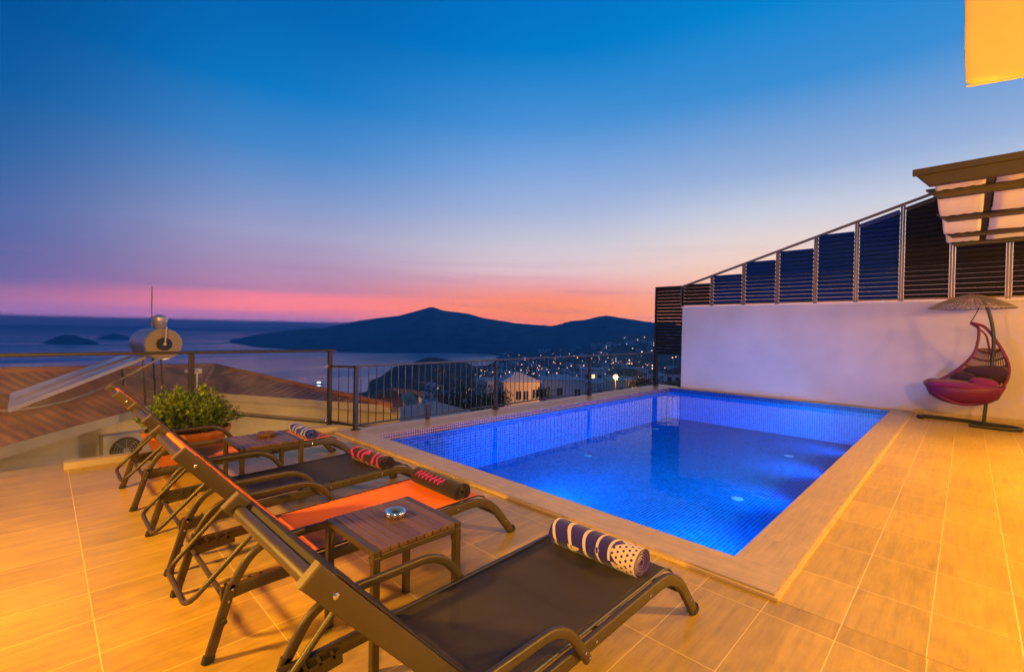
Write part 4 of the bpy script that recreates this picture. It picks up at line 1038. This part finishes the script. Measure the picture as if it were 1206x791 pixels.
def colz(pts, ld):
    if ld <= pts[0][0]: return pts[0][1]
    for (a, za), (c, zc) in zip(pts[:-1], pts[1:]):
        if ld <= c: t = (ld - a) / (c - a); return za + (zc - za) * t
    return pts[-1][1]
def ground(px, d):
    ld = math.log(d)
    px = max(-700, min(2600, px))
    for (a, pa), (c, pc) in zip(COLS[:-1], COLS[1:]):
        if px <= c:
            t = (px - a) / (c - a); t = t * t * (3 - 2 * t); z = colz(pa, ld) * (1 - t) + colz(pc, ld) * t; break
    lat = (px - 603) / 544.7 * d
    k = min(1, d / 300)
    z += k * (noise.fractal(Vector((d * .012, lat * .012, 1.0)), 1.0, 2.1, 5) * 3.2)
    return z
b = MB(); rows = []
azs = [-78 + i * .55 for i in range(285)]
ds = [10 * (1600 / 10) ** (i / 120) for i in range(121)]
for d in ds:
    row = []
    for a in azs:
        t = math.tan(math.radians(a)); row.append(DL(d, d * t, ground(603 + 544.7 * t, d)))
    rows.append(row)
b.grid(rows)
b.face([DL(12, 60, -6.5), DL(12, -60, -6.5), DL(-60, -60, -6.5), DL(-60, 60, -6.5)])
tag(b.build('ground', land, smooth=True), kind='structure')

def sea_mat():
    mt, nt, g, b_, out = newmat('sea_water'); geo = nt.nodes.new('ShaderNodeNewGeometry').outputs['Position']
    b_.inputs['Base Color'].default_value = (.07, .30, .48, 1); b_.inputs['Roughness'].default_value = .4; b_.inputs['IOR'].default_value = 1.33
    n = g.noise(g.scalev(geo, (.35, .35, .35)), 1.0, 4, .65); n2 = g.noise(g.scalev(geo, (.008, .02, .02)), 1.0, 4, .6)
    nt.links.new(g.bump(g.m('ADD', g.m('MULTIPLY', n, .35), g.m('MULTIPLY', n2, 2.0)), .22, 1.2), b_.inputs['Normal'])
    r_ = g.m('MULTIPLY_ADD', g.step(g.noise(g.scalev(geo, (.0016, .0045, .002)), 1.0, 4, .6), .4, .62), .18, .16); nt.links.new(r_, b_.inputs['Roughness'])
    return mt
b = MB(); rows = [[DL(0, 0, SEA) + Vector((rr_ * math.cos(2 * PI * i / 160), rr_ * math.sin(2 * PI * i / 160), -H * 0)) for i in range(160)] for rr_ in (5, 300, 1000, 3000, 12000)]
b.grid(rows, closed_u=True); tag(b.build('sea', sea_mat()), kind='structure')

def ridge(name, crest, Dc, foot, back=500, n=34, amp=6.0, lab=None, seed=0.0, step=4, zf=SEA - 2):
    def lerp_(tab, x):
        if x <= tab[0][0]: return tab[0][1]
        for (a, u_), (c, v_) in zip(tab[:-1], tab[1:]):
            if x <= c: t = (x - a) / (c - a); return u_ + (v_ - u_) * t
        return tab[-1][1]
    px = crest[0][0]; rows = []
    while px <= crest[-1][0]:
        cy_ = lerp_(crest, px); dc = lerp_(Dc, px) if isinstance(Dc, list) else Dc; df = min(lerp_(foot, px), dc - 5)
        top_ = PD(px, cy_, dc).z; row = []
        for i in range(n + 1):
            t = i / n; d = df + (dc - df) * t; z = zf + (top_ - zf) * (t ** .85)
            lat = (px - 603) / 544.7 * d
            gul = noise.fractal(Vector((lat * .006 + seed, d * .0018, seed)), 1.0, 2.2, 5)
            z += amp * gul * math.sin(PI * min(1, t)) * max(.1, (top_ - zf) / 100) * 1.6
            if i == n: z += noise.fractal(Vector((px * .12, seed, 1)), 1.0, 2.0, 4) * .8
            row.append(DL(d, lat, z))
        for k in (0.35, 1.0):
            d = dc + back * k; row.append(DL(d, (px - 603) / 544.7 * d, top_ + (zf - top_) * k))
        rows.append(row); px += step
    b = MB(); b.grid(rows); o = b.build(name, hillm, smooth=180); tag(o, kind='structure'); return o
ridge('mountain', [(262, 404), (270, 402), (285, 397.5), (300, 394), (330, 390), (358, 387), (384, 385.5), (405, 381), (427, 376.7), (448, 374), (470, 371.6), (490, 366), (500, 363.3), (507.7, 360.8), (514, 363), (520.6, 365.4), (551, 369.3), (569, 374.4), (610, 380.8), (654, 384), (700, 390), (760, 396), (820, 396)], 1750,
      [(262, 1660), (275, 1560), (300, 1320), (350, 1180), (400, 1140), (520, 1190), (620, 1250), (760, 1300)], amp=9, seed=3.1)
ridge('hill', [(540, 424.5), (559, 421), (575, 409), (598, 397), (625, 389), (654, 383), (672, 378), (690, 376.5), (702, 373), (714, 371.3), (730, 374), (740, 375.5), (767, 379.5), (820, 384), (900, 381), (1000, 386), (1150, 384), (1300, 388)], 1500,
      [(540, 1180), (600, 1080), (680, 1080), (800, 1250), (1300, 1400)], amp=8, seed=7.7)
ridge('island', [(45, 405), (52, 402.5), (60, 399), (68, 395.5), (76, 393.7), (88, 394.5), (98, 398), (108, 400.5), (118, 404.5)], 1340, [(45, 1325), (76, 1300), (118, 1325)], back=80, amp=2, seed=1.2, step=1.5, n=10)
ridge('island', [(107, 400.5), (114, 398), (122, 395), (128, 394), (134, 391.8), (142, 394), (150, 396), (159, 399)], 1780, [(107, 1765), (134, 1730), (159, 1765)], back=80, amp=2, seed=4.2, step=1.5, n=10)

# ------------------------------------------------------------------ trees
treem = leafmat('tree_leaf', (.022, .035, .010), (.075, .085, .03)); bark = mat('bark', (.10, .07, .045), .9, var=.3, scale=9, bump=.5, bscale=20)
def tree(base, hgt, rad, lab, kind='tree', n=2600, seed=1, cy_=.62, squash=.8, leafL=.16, group=None):
    rr = random.Random(seed); r = empty(kind, base, lab, 'tree', group)
    b = MB(); c0_ = Vector((0, 0, hgt * cy_)); tips = []
    b.tube(smoothpath([Vector((0, 0, -.5)), Vector((rr.uniform(-.1, .1), rr.uniform(-.1, .1), hgt * .25)), Vector((rr.uniform(-.15, .15), 0, hgt * .5))], 3), hgt * .03, 7, scale=[1.3 - .09 * i for i in range(7)])
    for k in range(14):
        th = rr.uniform(0, 2 * PI); u_ = rr.uniform(.2, 1)
        tip = c0_ + Vector((math.cos(th) * rad * u_, math.sin(th) * rad * u_, rr.uniform(-.5, .9) * rad * squash * (1.1 - u_ * .6)))
        s0 = Vector((0, 0, hgt * rr.uniform(.22, .45))); mid_ = s0.lerp(tip, .5) + Vector((0, 0, -rad * .08))
        b.tube(smoothpath([s0, mid_, tip], 3), hgt * .012, 5, scale=[1, .9, .75, .6, .5, .35, .2]); tips.append(tip)
    b.build('trunk', bark, r, smooth=True)
    b = MB()
    for k in range(n):
        t = rr.choice(tips); rs = rad * .34
        p = t + Vector((rr.gauss(0, rs), rr.gauss(0, rs), rr.gauss(0, rs * .75)))
        leaf(b, p, Vector((rr.gauss(0, 1), rr.gauss(0, 1), rr.gauss(.2, .6))), Vector((rr.gauss(0, .6), rr.gauss(0, .6), 1)), leafL * rr.uniform(.6, 1.4), leafL * .33)
    b.build('crown', treem, r); return r
def at(px, py, d): return PD(px, py, d)
def tr_(px, ytop, ybase, d, wpx, lab, seed, n=2600):
    p = at(px, ybase, d); hgt = (ybase - ytop) / 544.7 * d; rad = wpx / 2 / 544.7 * d * .78
    ex = 3.0; p.z -= ex
    return tree(p, hgt + ex, rad, lab, n=n, seed=seed, cy_=(ex + hgt * .55) / (hgt + ex), squash=min(1.2, hgt * .5 / rad), leafL=max(.09, d * .0045))
tr_(540, 449, 492, 24, 88, 'broad dusky bush-like tree behind the railing, right of the utility pole', 4, 4200)
tr_(583, 459, 488, 27, 34, 'smaller dark tree beside the railing post, left of the cream house', 5, 1800)
tr_(756, 446, 462, 46, 30, 'small dark tree just left of the louvred screen post', 6, 1200)
tr_(790, 450, 462, 40, 16, 'slim dark tree seen under the louvred screen', 8, 700)
tr_(800, 447, 462, 44, 12, 'second small tree under the louvred screen, next to the white wall', 9, 600)
tr_(640, 452, 478, 48, 18, 'small dark tree standing between the cream house and the flat white building', 10, 700)

# ------------------------------------------------------------------ houses
winm = mat('window_dark', (.02, .025, .03), .15, spec=.8); winlit = mat('window_lit', (.5, .3, .1), .5, emit=(1, .55, .2), estr=2.5)
hw_ = mat('house_white', (.80, .77, .78), .85, var=.12, scale=.6); hc_ = mat('house_cream', (.72, .55, .44), .85, var=.12, scale=.6); hr_ = mat('roof_red', (.28, .09, .05), .85, var=.25, scale=2)
hg_ = mat('roof_grey', (.55, .55, .60), .9, var=.2, scale=1)
def house(px, ybase, d, w, dp, h, rot, lab, wm=None, roof='flat', rm=None, wins=((-.25, .5), (.25, .5)), group=None, lit=()):
    p = at(px, ybase, d); wm = wm or hc_; rm = rm or hg_; fd = 6.0
    yaw_ = math.atan2(R0.y, R0.x) + math.radians(rot)
    r = empty('house', p, lab, 'house', group, rz=yaw_)
    b = MB(); b.box((-w / 2, 0, -fd), (w / 2, dp, h)); b.build('wall', wm, r)
    b = MB()
    if roof == 'flat': b.box((-w / 2 - .12, -.12, h + .002), (w / 2 + .12, dp + .12, h + .22))
    else:
        e = .35; z0 = h + .002; rh = w * .22; P_ = [(-w / 2 - e, -e, z0), (w / 2 + e, -e, z0), (w / 2 + e, dp + e, z0), (-w / 2 - e, dp + e, z0)]
        m_ = min(w, dp) / 2; R1, R2 = ((-w / 2 + m_, dp / 2, z0 + rh), (w / 2 - m_, dp / 2, z0 + rh)) if w > dp else ((0, m_, z0 + rh), (0, dp - m_ + .01, z0 + rh))
        if w > dp: fs = [(P_[0], P_[1], R2, R1), (P_[1], P_[2], R2), (P_[2], P_[3], R1, R2), (P_[3], P_[0], R1)]
        else: fs = [(P_[0], P_[1], R1), (P_[1], P_[2], R2, R1), (P_[2], P_[3], R2), (P_[3], P_[0], R1, R2)]
        for f in fs: b.face(list(f))
        b.face(list(reversed(P_)))
    b.build('roof', rm, r)
    for k, (fx, fz) in enumerate(wins):
        b = MB(); cx_ = fx * w; cz_ = fz * h; ww, wh = w * .07, h * .16
        b.box((cx_ - ww, -.03, cz_ - wh), (cx_ + ww, .0 - .002, cz_ + wh)); o = b.build('window', winlit if k in lit else winm, r)
        b = MB(); b.box((cx_ - .03, -.05, cz_ - wh), (cx_ + .03, -.031, cz_ + wh)); b.box((cx_ - ww - .06, -.07, cz_ - wh - .08), (cx_ + ww + .06, -.002, cz_ - wh - .002)); b.build('frame', hw_, o)
    return r
house(614, 482, 55, 4.4, 4, 3.3, 12, 'small cream house with two dark windows behind the middle of the railing', hc_, 'hip', hg_, ((-.08, .5), (.12, .5), (.38, .55)))
house(664, 476, 72, 6.6, 6, 3.6, 5, 'long flat-roofed white building right of the cream house', hw_, 'flat', hg_, ((-.1, .55), (.32, .5)))
house(583, 474, 70, 2.8, 3, 3.2, 8, 'narrow white house partly hidden by the tree left of the cream house', hw_, 'flat', hg_, ((0, .6),))
house(700, 470, 95, 5.5, 5, 3.2, -6, 'pale low house behind the railing, left of the bright orange lamp', hw_, 'flat', hg_, ((-.2, .5), (.2, .5)))
house(739, 467, 80, 5.5, 5, 2.6, 4, 'cream low house directly right of the bright orange lamp', hc_, 'flat', hg_, ((-.2, .5), (.2, .5)), lit=(1,))
house(459, 484, 32, 1.8, 3, 1.0, 10, 'small pink-walled house with a red roof left of the satellite dish', mat('house_pink', (.48, .24, .2), .85, var=.1), 'hip', hr_, ((0, .5),))
house(476, 478, 44, 2.6, 3, .9, 5, 'red-roofed house right behind the satellite dish', hc_, 'hip', hr_, ((.2, .5),))
# pale flat roof just outside the railing
zz = -1.5
tp = [PZ(410, 513, zz), PZ(447, 483, zz), PZ(512, 472, zz), PZ(585, 492, zz), PZ(560, 520, zz)]
fr = empty('flat_roof_house', tp[2] + Vector((0, 0, -4.5)), 'pale concrete flat-roofed house directly below the left part of the railing', 'house')
o_ = fr.location
b = MB(); b.face([p - o_ for p in tp]); 
for i in range(5): a_, c_ = tp[i], tp[(i + 1) % 5]; b.face([a_ - o_, c_ - o_, c_ - o_ - Z0 * .22, a_ - o_ - Z0 * .22])
b.build('roof', concrete, fr)
b = MB(); cen_ = sum(tp, Vector()) / 5; ti = [p.lerp(cen_, .06) for p in tp]
for i in range(5): a_, c_ = ti[i], ti[(i + 1) % 5]; b.face([a_ - o_ - Z0 * .22, c_ - o_ - Z0 * .22, c_ - o_ - Z0 * 5, a_ - o_ - Z0 * 5])
b.build('wall', cream, fr)
# satellite dish
dd = PD(481, 469, 20); sd = empty('satellite_dish', dd, 'teal satellite dish on a roof just beyond the railing', 'satellite dish')
axd = (Vector((0, 0, H)) - dd).normalized() + Vector((.25, -.1, .6)); axd.normalize()
b = MB(); b.lathe([(.0, -.06), (.12, -.045), (.24, -.015), (.31, .02), (.315, .028), (.24, -.003), (.12, -.033), (0, -.048)], axis=axd, seg=28, cap0=False, cap1=False); b.build('reflector', mat('dish_teal', (.06, .22, .30), .45, var=.1), sd, smooth=True)
b = MB(); b.tube([(0, 0, -1.3), (0, 0, -.05)], .02, 8); b.build('mast', dark_metal, sd); b = MB(); b.tube([axd * -.02 - Z0 * .25, axd * .3], .009, 6); b.build('arm', dark_metal, sd)
# utility pole with cables
up_ = PD(517, 482, 30); upo = empty('utility_pole', up_, 'weathered wooden utility pole rising behind the railing, left of the broad tree', 'utility pole')
hp = PD(517, 433, 30).z - up_.z
b = MB(); b.tube([(0, 0, -4), (0, 0, hp)], .085, 10, scale=[1.2, .8]); b.build('pole', mat('pole_wood', (.24, .15, .09), .9, var=.3, scale=10), upo, smooth=True)
b = MB(); M = Matrix.Rotation(math.atan2(R0.y, R0.x), 4, 'Z'); b.box((-.38, -.04, hp - .22), (.38, .04, hp - .14), M=M); b.build('crossarm', bark, upo)
b = MB()
for k in (-.3, 0, .3): b.lathe([(.02, 0), (.03, .05), (.015, .09)], c=(M @ Vector((k, 0, hp - .14))), seg=8)
b.build('insulator', mat('ceramic', (.4, .35, .3), .3), upo)
def cable(a, c, sag, lab):
    pts = [a.lerp(c, i / 14) - Z0 * sag * math.sin(PI * i / 14) for i in range(15)]
    b = MB(); b.tube([p - a for p in pts], .016, 5); tag(b.build('cable', mat('cable_dark', (.10, .085, .08), .6), loc=a), lab, 'cable', None)
cable(PD(517, 437, 30), PD(586, 464, 46), .1, 'upper cable sloping down to the right from the utility pole')
cable(PD(517, 468, 26), PD(586, 461, 46), .1, 'lower cable crossing in front of the broad tree')
cable(PD(517, 452, 30), PD(488, 448, 22), .05, 'cable running left from the utility pole')

# bright orange street lamp and other lamps
def bulbm(name, c, s_): return mat(name, (.3, .2, .1), .5, emit=c, estr=s_)
lp = PD(725, 443.5, 50); sl_ = empty('street_lamp', Vector((lp.x, lp.y, lp.z - 5)), 'brightest orange street lamp, glowing beyond the right half of the railing', 'street lamp')
b = MB(); b.tube([(0, 0, -2), (0, 0, 4.8)], .06, 8); b.build('pole', dark_metal, sl_)
b = MB(); b.lathe([(0, -.3), (.2, -.23), (.3, 0), (.2, .23), (0, .3)], c=(0, 0, 5), seg=14, cap0=False, cap1=False); b.build('globe', bulbm('bulb_orange_big', (1, .30, .008), 1.9), sl_, smooth=True)
pl = bpy.data.lights.new('street_lamp_light', 'POINT'); pl.energy = 8000; pl.color = (1, .45, .1); pl.shadow_soft_size = .25; plo = bpy.data.objects.new('street_lamp_light', pl); col.objects.link(plo); plo.location = lp - FW * .4
# scattered small houses
rr = random.Random(21)
def mini(kind, lit):
    w, dp, h = {'flat': (5.2, 4.6, 3.4), 'red': (5.4, 4.6, 2.8), 'tall': (5, 5, 5.6)}[kind]
    b = MB(); b.box((-w / 2, -dp / 2, -4), (w / 2, dp / 2, h), 0)
    if kind == 'red':
        e = .4; P_ = [(-w / 2 - e, -dp / 2 - e, h + .01), (w / 2 + e, -dp / 2 - e, h + .01), (w / 2 + e, dp / 2 + e, h + .01), (-w / 2 - e, dp / 2 + e, h + .01)]; T1, T2 = (-w * .2, 0, h + 1.3), (w * .2, 0, h + 1.3)
        for f in ((P_[0], P_[1], T2, T1), (P_[1], P_[2], T2), (P_[2], P_[3], T1, T2), (P_[3], P_[0], T1)): b.face(list(f), mi=1)
    else: b.box((-w / 2 - .2, -dp / 2 - .2, h + .01), (w / 2 + .2, dp / 2 + .2, h + .35), 1)
    k = 0
    for fl in range(2 if kind == 'tall' else 1):
        for fx in (-.28, 0, .28):
            mi = 3 if (lit and k % 3 == lit % 3) else 2; k += 1; cz_ = 1.5 + 2.6 * fl
            b.box((fx * w - .4, -dp / 2 - .05, cz_ - .5), (fx * w + .4, -dp / 2 - .01, cz_ + .5), mi)
            b.box((-w / 2 - .05, fx * dp - .4, cz_ - .5), (-w / 2 - .01, fx * dp + .4, cz_ + .5), 2)
    return b
protos = []
for kind, lit, lab in (('flat', 0, 'small white flat-roofed house on the valley slope below the hills'), ('flat', 1, 'small white flat-roofed house with one lit window on the valley slope'), ('red', 0, 'small red-roofed house on the valley slope below the hills'),
                       ('red', 2, 'small red-roofed house with a lit window on the valley slope'), ('tall', 1, 'two-storey white block with lit windows on the valley slope')):
    protos.append((mini(kind, lit).build('house', [hw_, hr_ if kind == 'red' else hg_, winm, winlit]), lab, [True]))
placed = []; cnt = 0; tries = 0
while cnt < 250 and tries < 6000:
    tries += 1
    px = rr.uniform(505, 812) if rr.random() < .85 else rr.uniform(440, 560)
    d = math.exp(rr.uniform(math.log(110), math.log(1150)))
    if px < 568 and d > 330: continue
    z = ground(px, d); p = DL(d, (px - 603) / 544.7 * d, z)
    if z < SEA + 2: continue
    if d > 600 and px < 590: continue
    if noise.noise(Vector((p.x * .006, p.y * .006, 5))) < -.25 and d > 200: continue
    if any((p - q_).length < 7.5 for q_ in placed): continue
    placed.append(p); o, lab, first = protos[rr.choices(range(5), (5, 2, 3, 1, 1))[0]]
    if first[0]: first[0] = False
    else: o = o.copy(); col.objects.link(o)
    o.location = p; s_ = rr.uniform(.8, 1.25) * (1.0 + max(0, d - 300) / 900); o.scale = (s_, s_, s_ * .9); o.rotation_euler = (0, 0, math.atan2(R0.y, R0.x) + rr.uniform(-.6, .6))
    tag(o, lab, 'house', 'houses in the valley: ' + lab.split(' on the')[0].replace('small ', '')); cnt += 1
# lamps in the town
blabs = (('warm', (1, .40, .12), 3.2, 'small warm orange street lamp in the town on the valley slope'), ('pale', (1, .74, .52), 2.4, 'small pale white street lamp in the town on the valley slope'))
lam = []
for nm, c, s_, lab in blabs:
    b = MB(); b.lathe([(0, -.5), (.36, -.36), (.5, 0), (.36, .36), (0, .5)], c=(0, 0, 5), seg=8, cap0=False, cap1=False, mi=1); b.tube([(0, 0, -1), (0, 0, 4.6)], .12, 5, mi=0)
    lam.append((b.build('street_lamp', [dark_metal, bulbm('bulb_' + nm, c, s_)]), lab, [True]))
spots = [(567, 436), (571, 437), (574, 436), (600, 438), (603, 441), (606, 439), (608, 444), (605, 446), (598, 447), (610, 441), (622, 433), (623, 436), (636, 431), (638, 434), (644, 435), (646, 438), (641, 430), (633, 433), (668, 433), (686, 425), (687, 436), (680, 421), (670, 420), (676, 419), (705, 420), (706, 423), (721, 424), (731, 425), (722, 427), (750, 434), (752, 436), (764, 429), (762, 430), (738, 405), (751, 400), (756, 414), (708, 415), (697, 422), (792, 421), (796, 420), (783, 433), (757, 432), (660, 428), (652, 426), (716, 421), (744, 428), (770, 424), (590, 443), (580, 438), (614, 436), (628, 440), (560, 441), (740, 436), (759, 397), (745, 410)]
spots += [(rr.uniform(598, 766), rr.uniform(416, 441)) for _ in range(60)] + [(rr.uniform(560, 640), rr.uniform(434, 444)) for _ in range(16)]
for i, (px, py) in enumerate(spots):
    # find the distance where the lamp head meets this line of sight
    best = None; d = 180.0
    while d < 1350:
        zz_ = PD(px, py, d).z - 5
        gz = ground(px, d)
        if zz_ <= gz + 1.5: best = d; break
        d *= 1.01
    if best is None: best = 1250.0
    p = PD(px, py, best); o, lab, first = lam[0 if rr.random() < .62 else 1]
    if first[0]: first[0] = False
    else: o = o.copy(); col.objects.link(o)
    s_ = max(.55, best / 480) * (rr.choice((.6, .8, 1, 1.3)) if i < 55 else rr.choice((.4, .55, .7))); o.scale = (s_, s_, s_); o.location = p - Z0 * 5 * s_
    tag(o, lab, 'street lamp', 'town lamps: ' + lab.split(' in the')[0].replace('small ', ''))
for i, (px, py, d) in enumerate(((515, 396, 1500), (430, 386, 1560), (446, 386, 1570), (473, 385, 1600), (562, 391, 1590))):
    o = lam[1][0].copy(); col.objects.link(o); o.location = PD(px, py, d) - Z0 * 10; s_ = 3.0 if i == 0 else 1.2; o.scale = (s_, s_, s_); tag(o, 'faint pale lamp on the distant mountain across the bay', 'street lamp', 'lamps on the mountain')
# ferry light on the bay
bt = PZ(376, 452, SEA); b = MB()
bo = empty('boat', bt, 'tiny white lit boat on the bay, left of the glass balustrade end post', 'boat')
rows = []
for i in range(9):
    t = -1 + i / 4; w_ = 1.2 * max(.02, 1 - max(0, t) ** 2.2); rows.append([(t * 4.2, -w_, 1.1 + .3 * max(0, t)), (t * 4.0, -w_ * .6, 0), (t * 4.0, w_ * .6, 0), (t * 4.2, w_, 1.1 + .3 * max(0, t))])
b.grid(rows, closed_u=True); b.face(rows[0]); b.build('hull', mat('boat_white', (.8, .8, .8), .4), bo)
b = MB(); b.box((-2.2, -.8, 1.2), (1.2, .8, 2.2)); b.build('cabin', bulbm('cabin_lit', (.85, .9, 1), 9), bo, bevel=.1)
bo.rotation_euler = (0, 0, math.atan2(R0.y, R0.x))

# ------------------------------------------------------------------ lamps of the villa (just outside the picture) and a light by the neighbour's house
WARM = (1.0, .46, .02)
def lamp(loc, e, size=.12, colr=WARM, target=None, cone=None, blend=.6):
    if target is None:
        l = bpy.data.lights.new('warm_point_lamp', 'POINT')
    else:
        l = bpy.data.lights.new('villa_spot_lamp', 'SPOT'); l.spot_size = math.radians(cone); l.spot_blend = blend
    l.energy = e; l.color = colr; l.shadow_soft_size = size
    o = bpy.data.objects.new(l.name, l); col.objects.link(o); o.location = loc
    if target is not None: o.rotation_euler = (Vector(target) - Vector(loc)).to_track_quat('-Z', 'Y').to_euler()
    return o
lamp((-1.9, 3.4, 2.3), 1150, .14)
lamp((-1.2, -1.2, 2.5), 640, .14)
lamp((3.4, -2.4, 2.6), 900, .14)
lamp((7.4, -2.0, 2.8), 1250, .12, target=(7.0, -.3, 0), cone=125, blend=.8)
lamp((9.6, -2.9, 2.2), 340, .12)
lamp((c0.x + .6, c0.y - 1.9, 3.7), 360, .1, (1, .56, .12), target=(c0.x + .2, c0.y - .4, 5.0), cone=110)
lamp((2.5, 11.0, -2.4), 160, .2, (1, .62, .25))  # unseen light low by the neighbour's house, brightens its cream walls

# ------------------------------------------------------------------ haze
HAZE = True
if HAZE:
    mh = bpy.data.materials.new('haze'); mh.use_nodes = True; nt = mh.node_tree; nt.nodes.clear()
    out = nt.nodes.new('ShaderNodeOutputMaterial'); pv = nt.nodes.new('ShaderNodeVolumePrincipled')
    pv.inputs['Color'].default_value = (.10, .50, 1.0, 1); pv.inputs['Density'].default_value = .00043; pv.inputs['Anisotropy'].default_value = .0
    nt.links.new(pv.outputs[0], out.inputs['Volume'])
    b = MB(); b.box((-13000, -13000, -76.5), (13000, 13000, 90)); tag(b.build('haze', mh), kind='stuff')

sc.view_settings.view_transform = 'Standard'; sc.view_settings.look = 'None'; sc.view_settings.exposure = 0; sc.view_settings.gamma = 1
sc.render.engine = 'CYCLES'
c = sc.cycles; c.use_denoising = True
try: c.denoiser = 'OPENIMAGEDENOISE'
except Exception: pass
c.max_bounces = 6; c.diffuse_bounces = 3; c.glossy_bounces = 3; c.transparent_max_bounces = 16; c.volume_bounces = 0; c.caustics_reflective = False; c.caustics_refractive = False
c.sample_clamp_indirect = 4; c.sample_clamp_direct = 0; c.use_light_tree = True
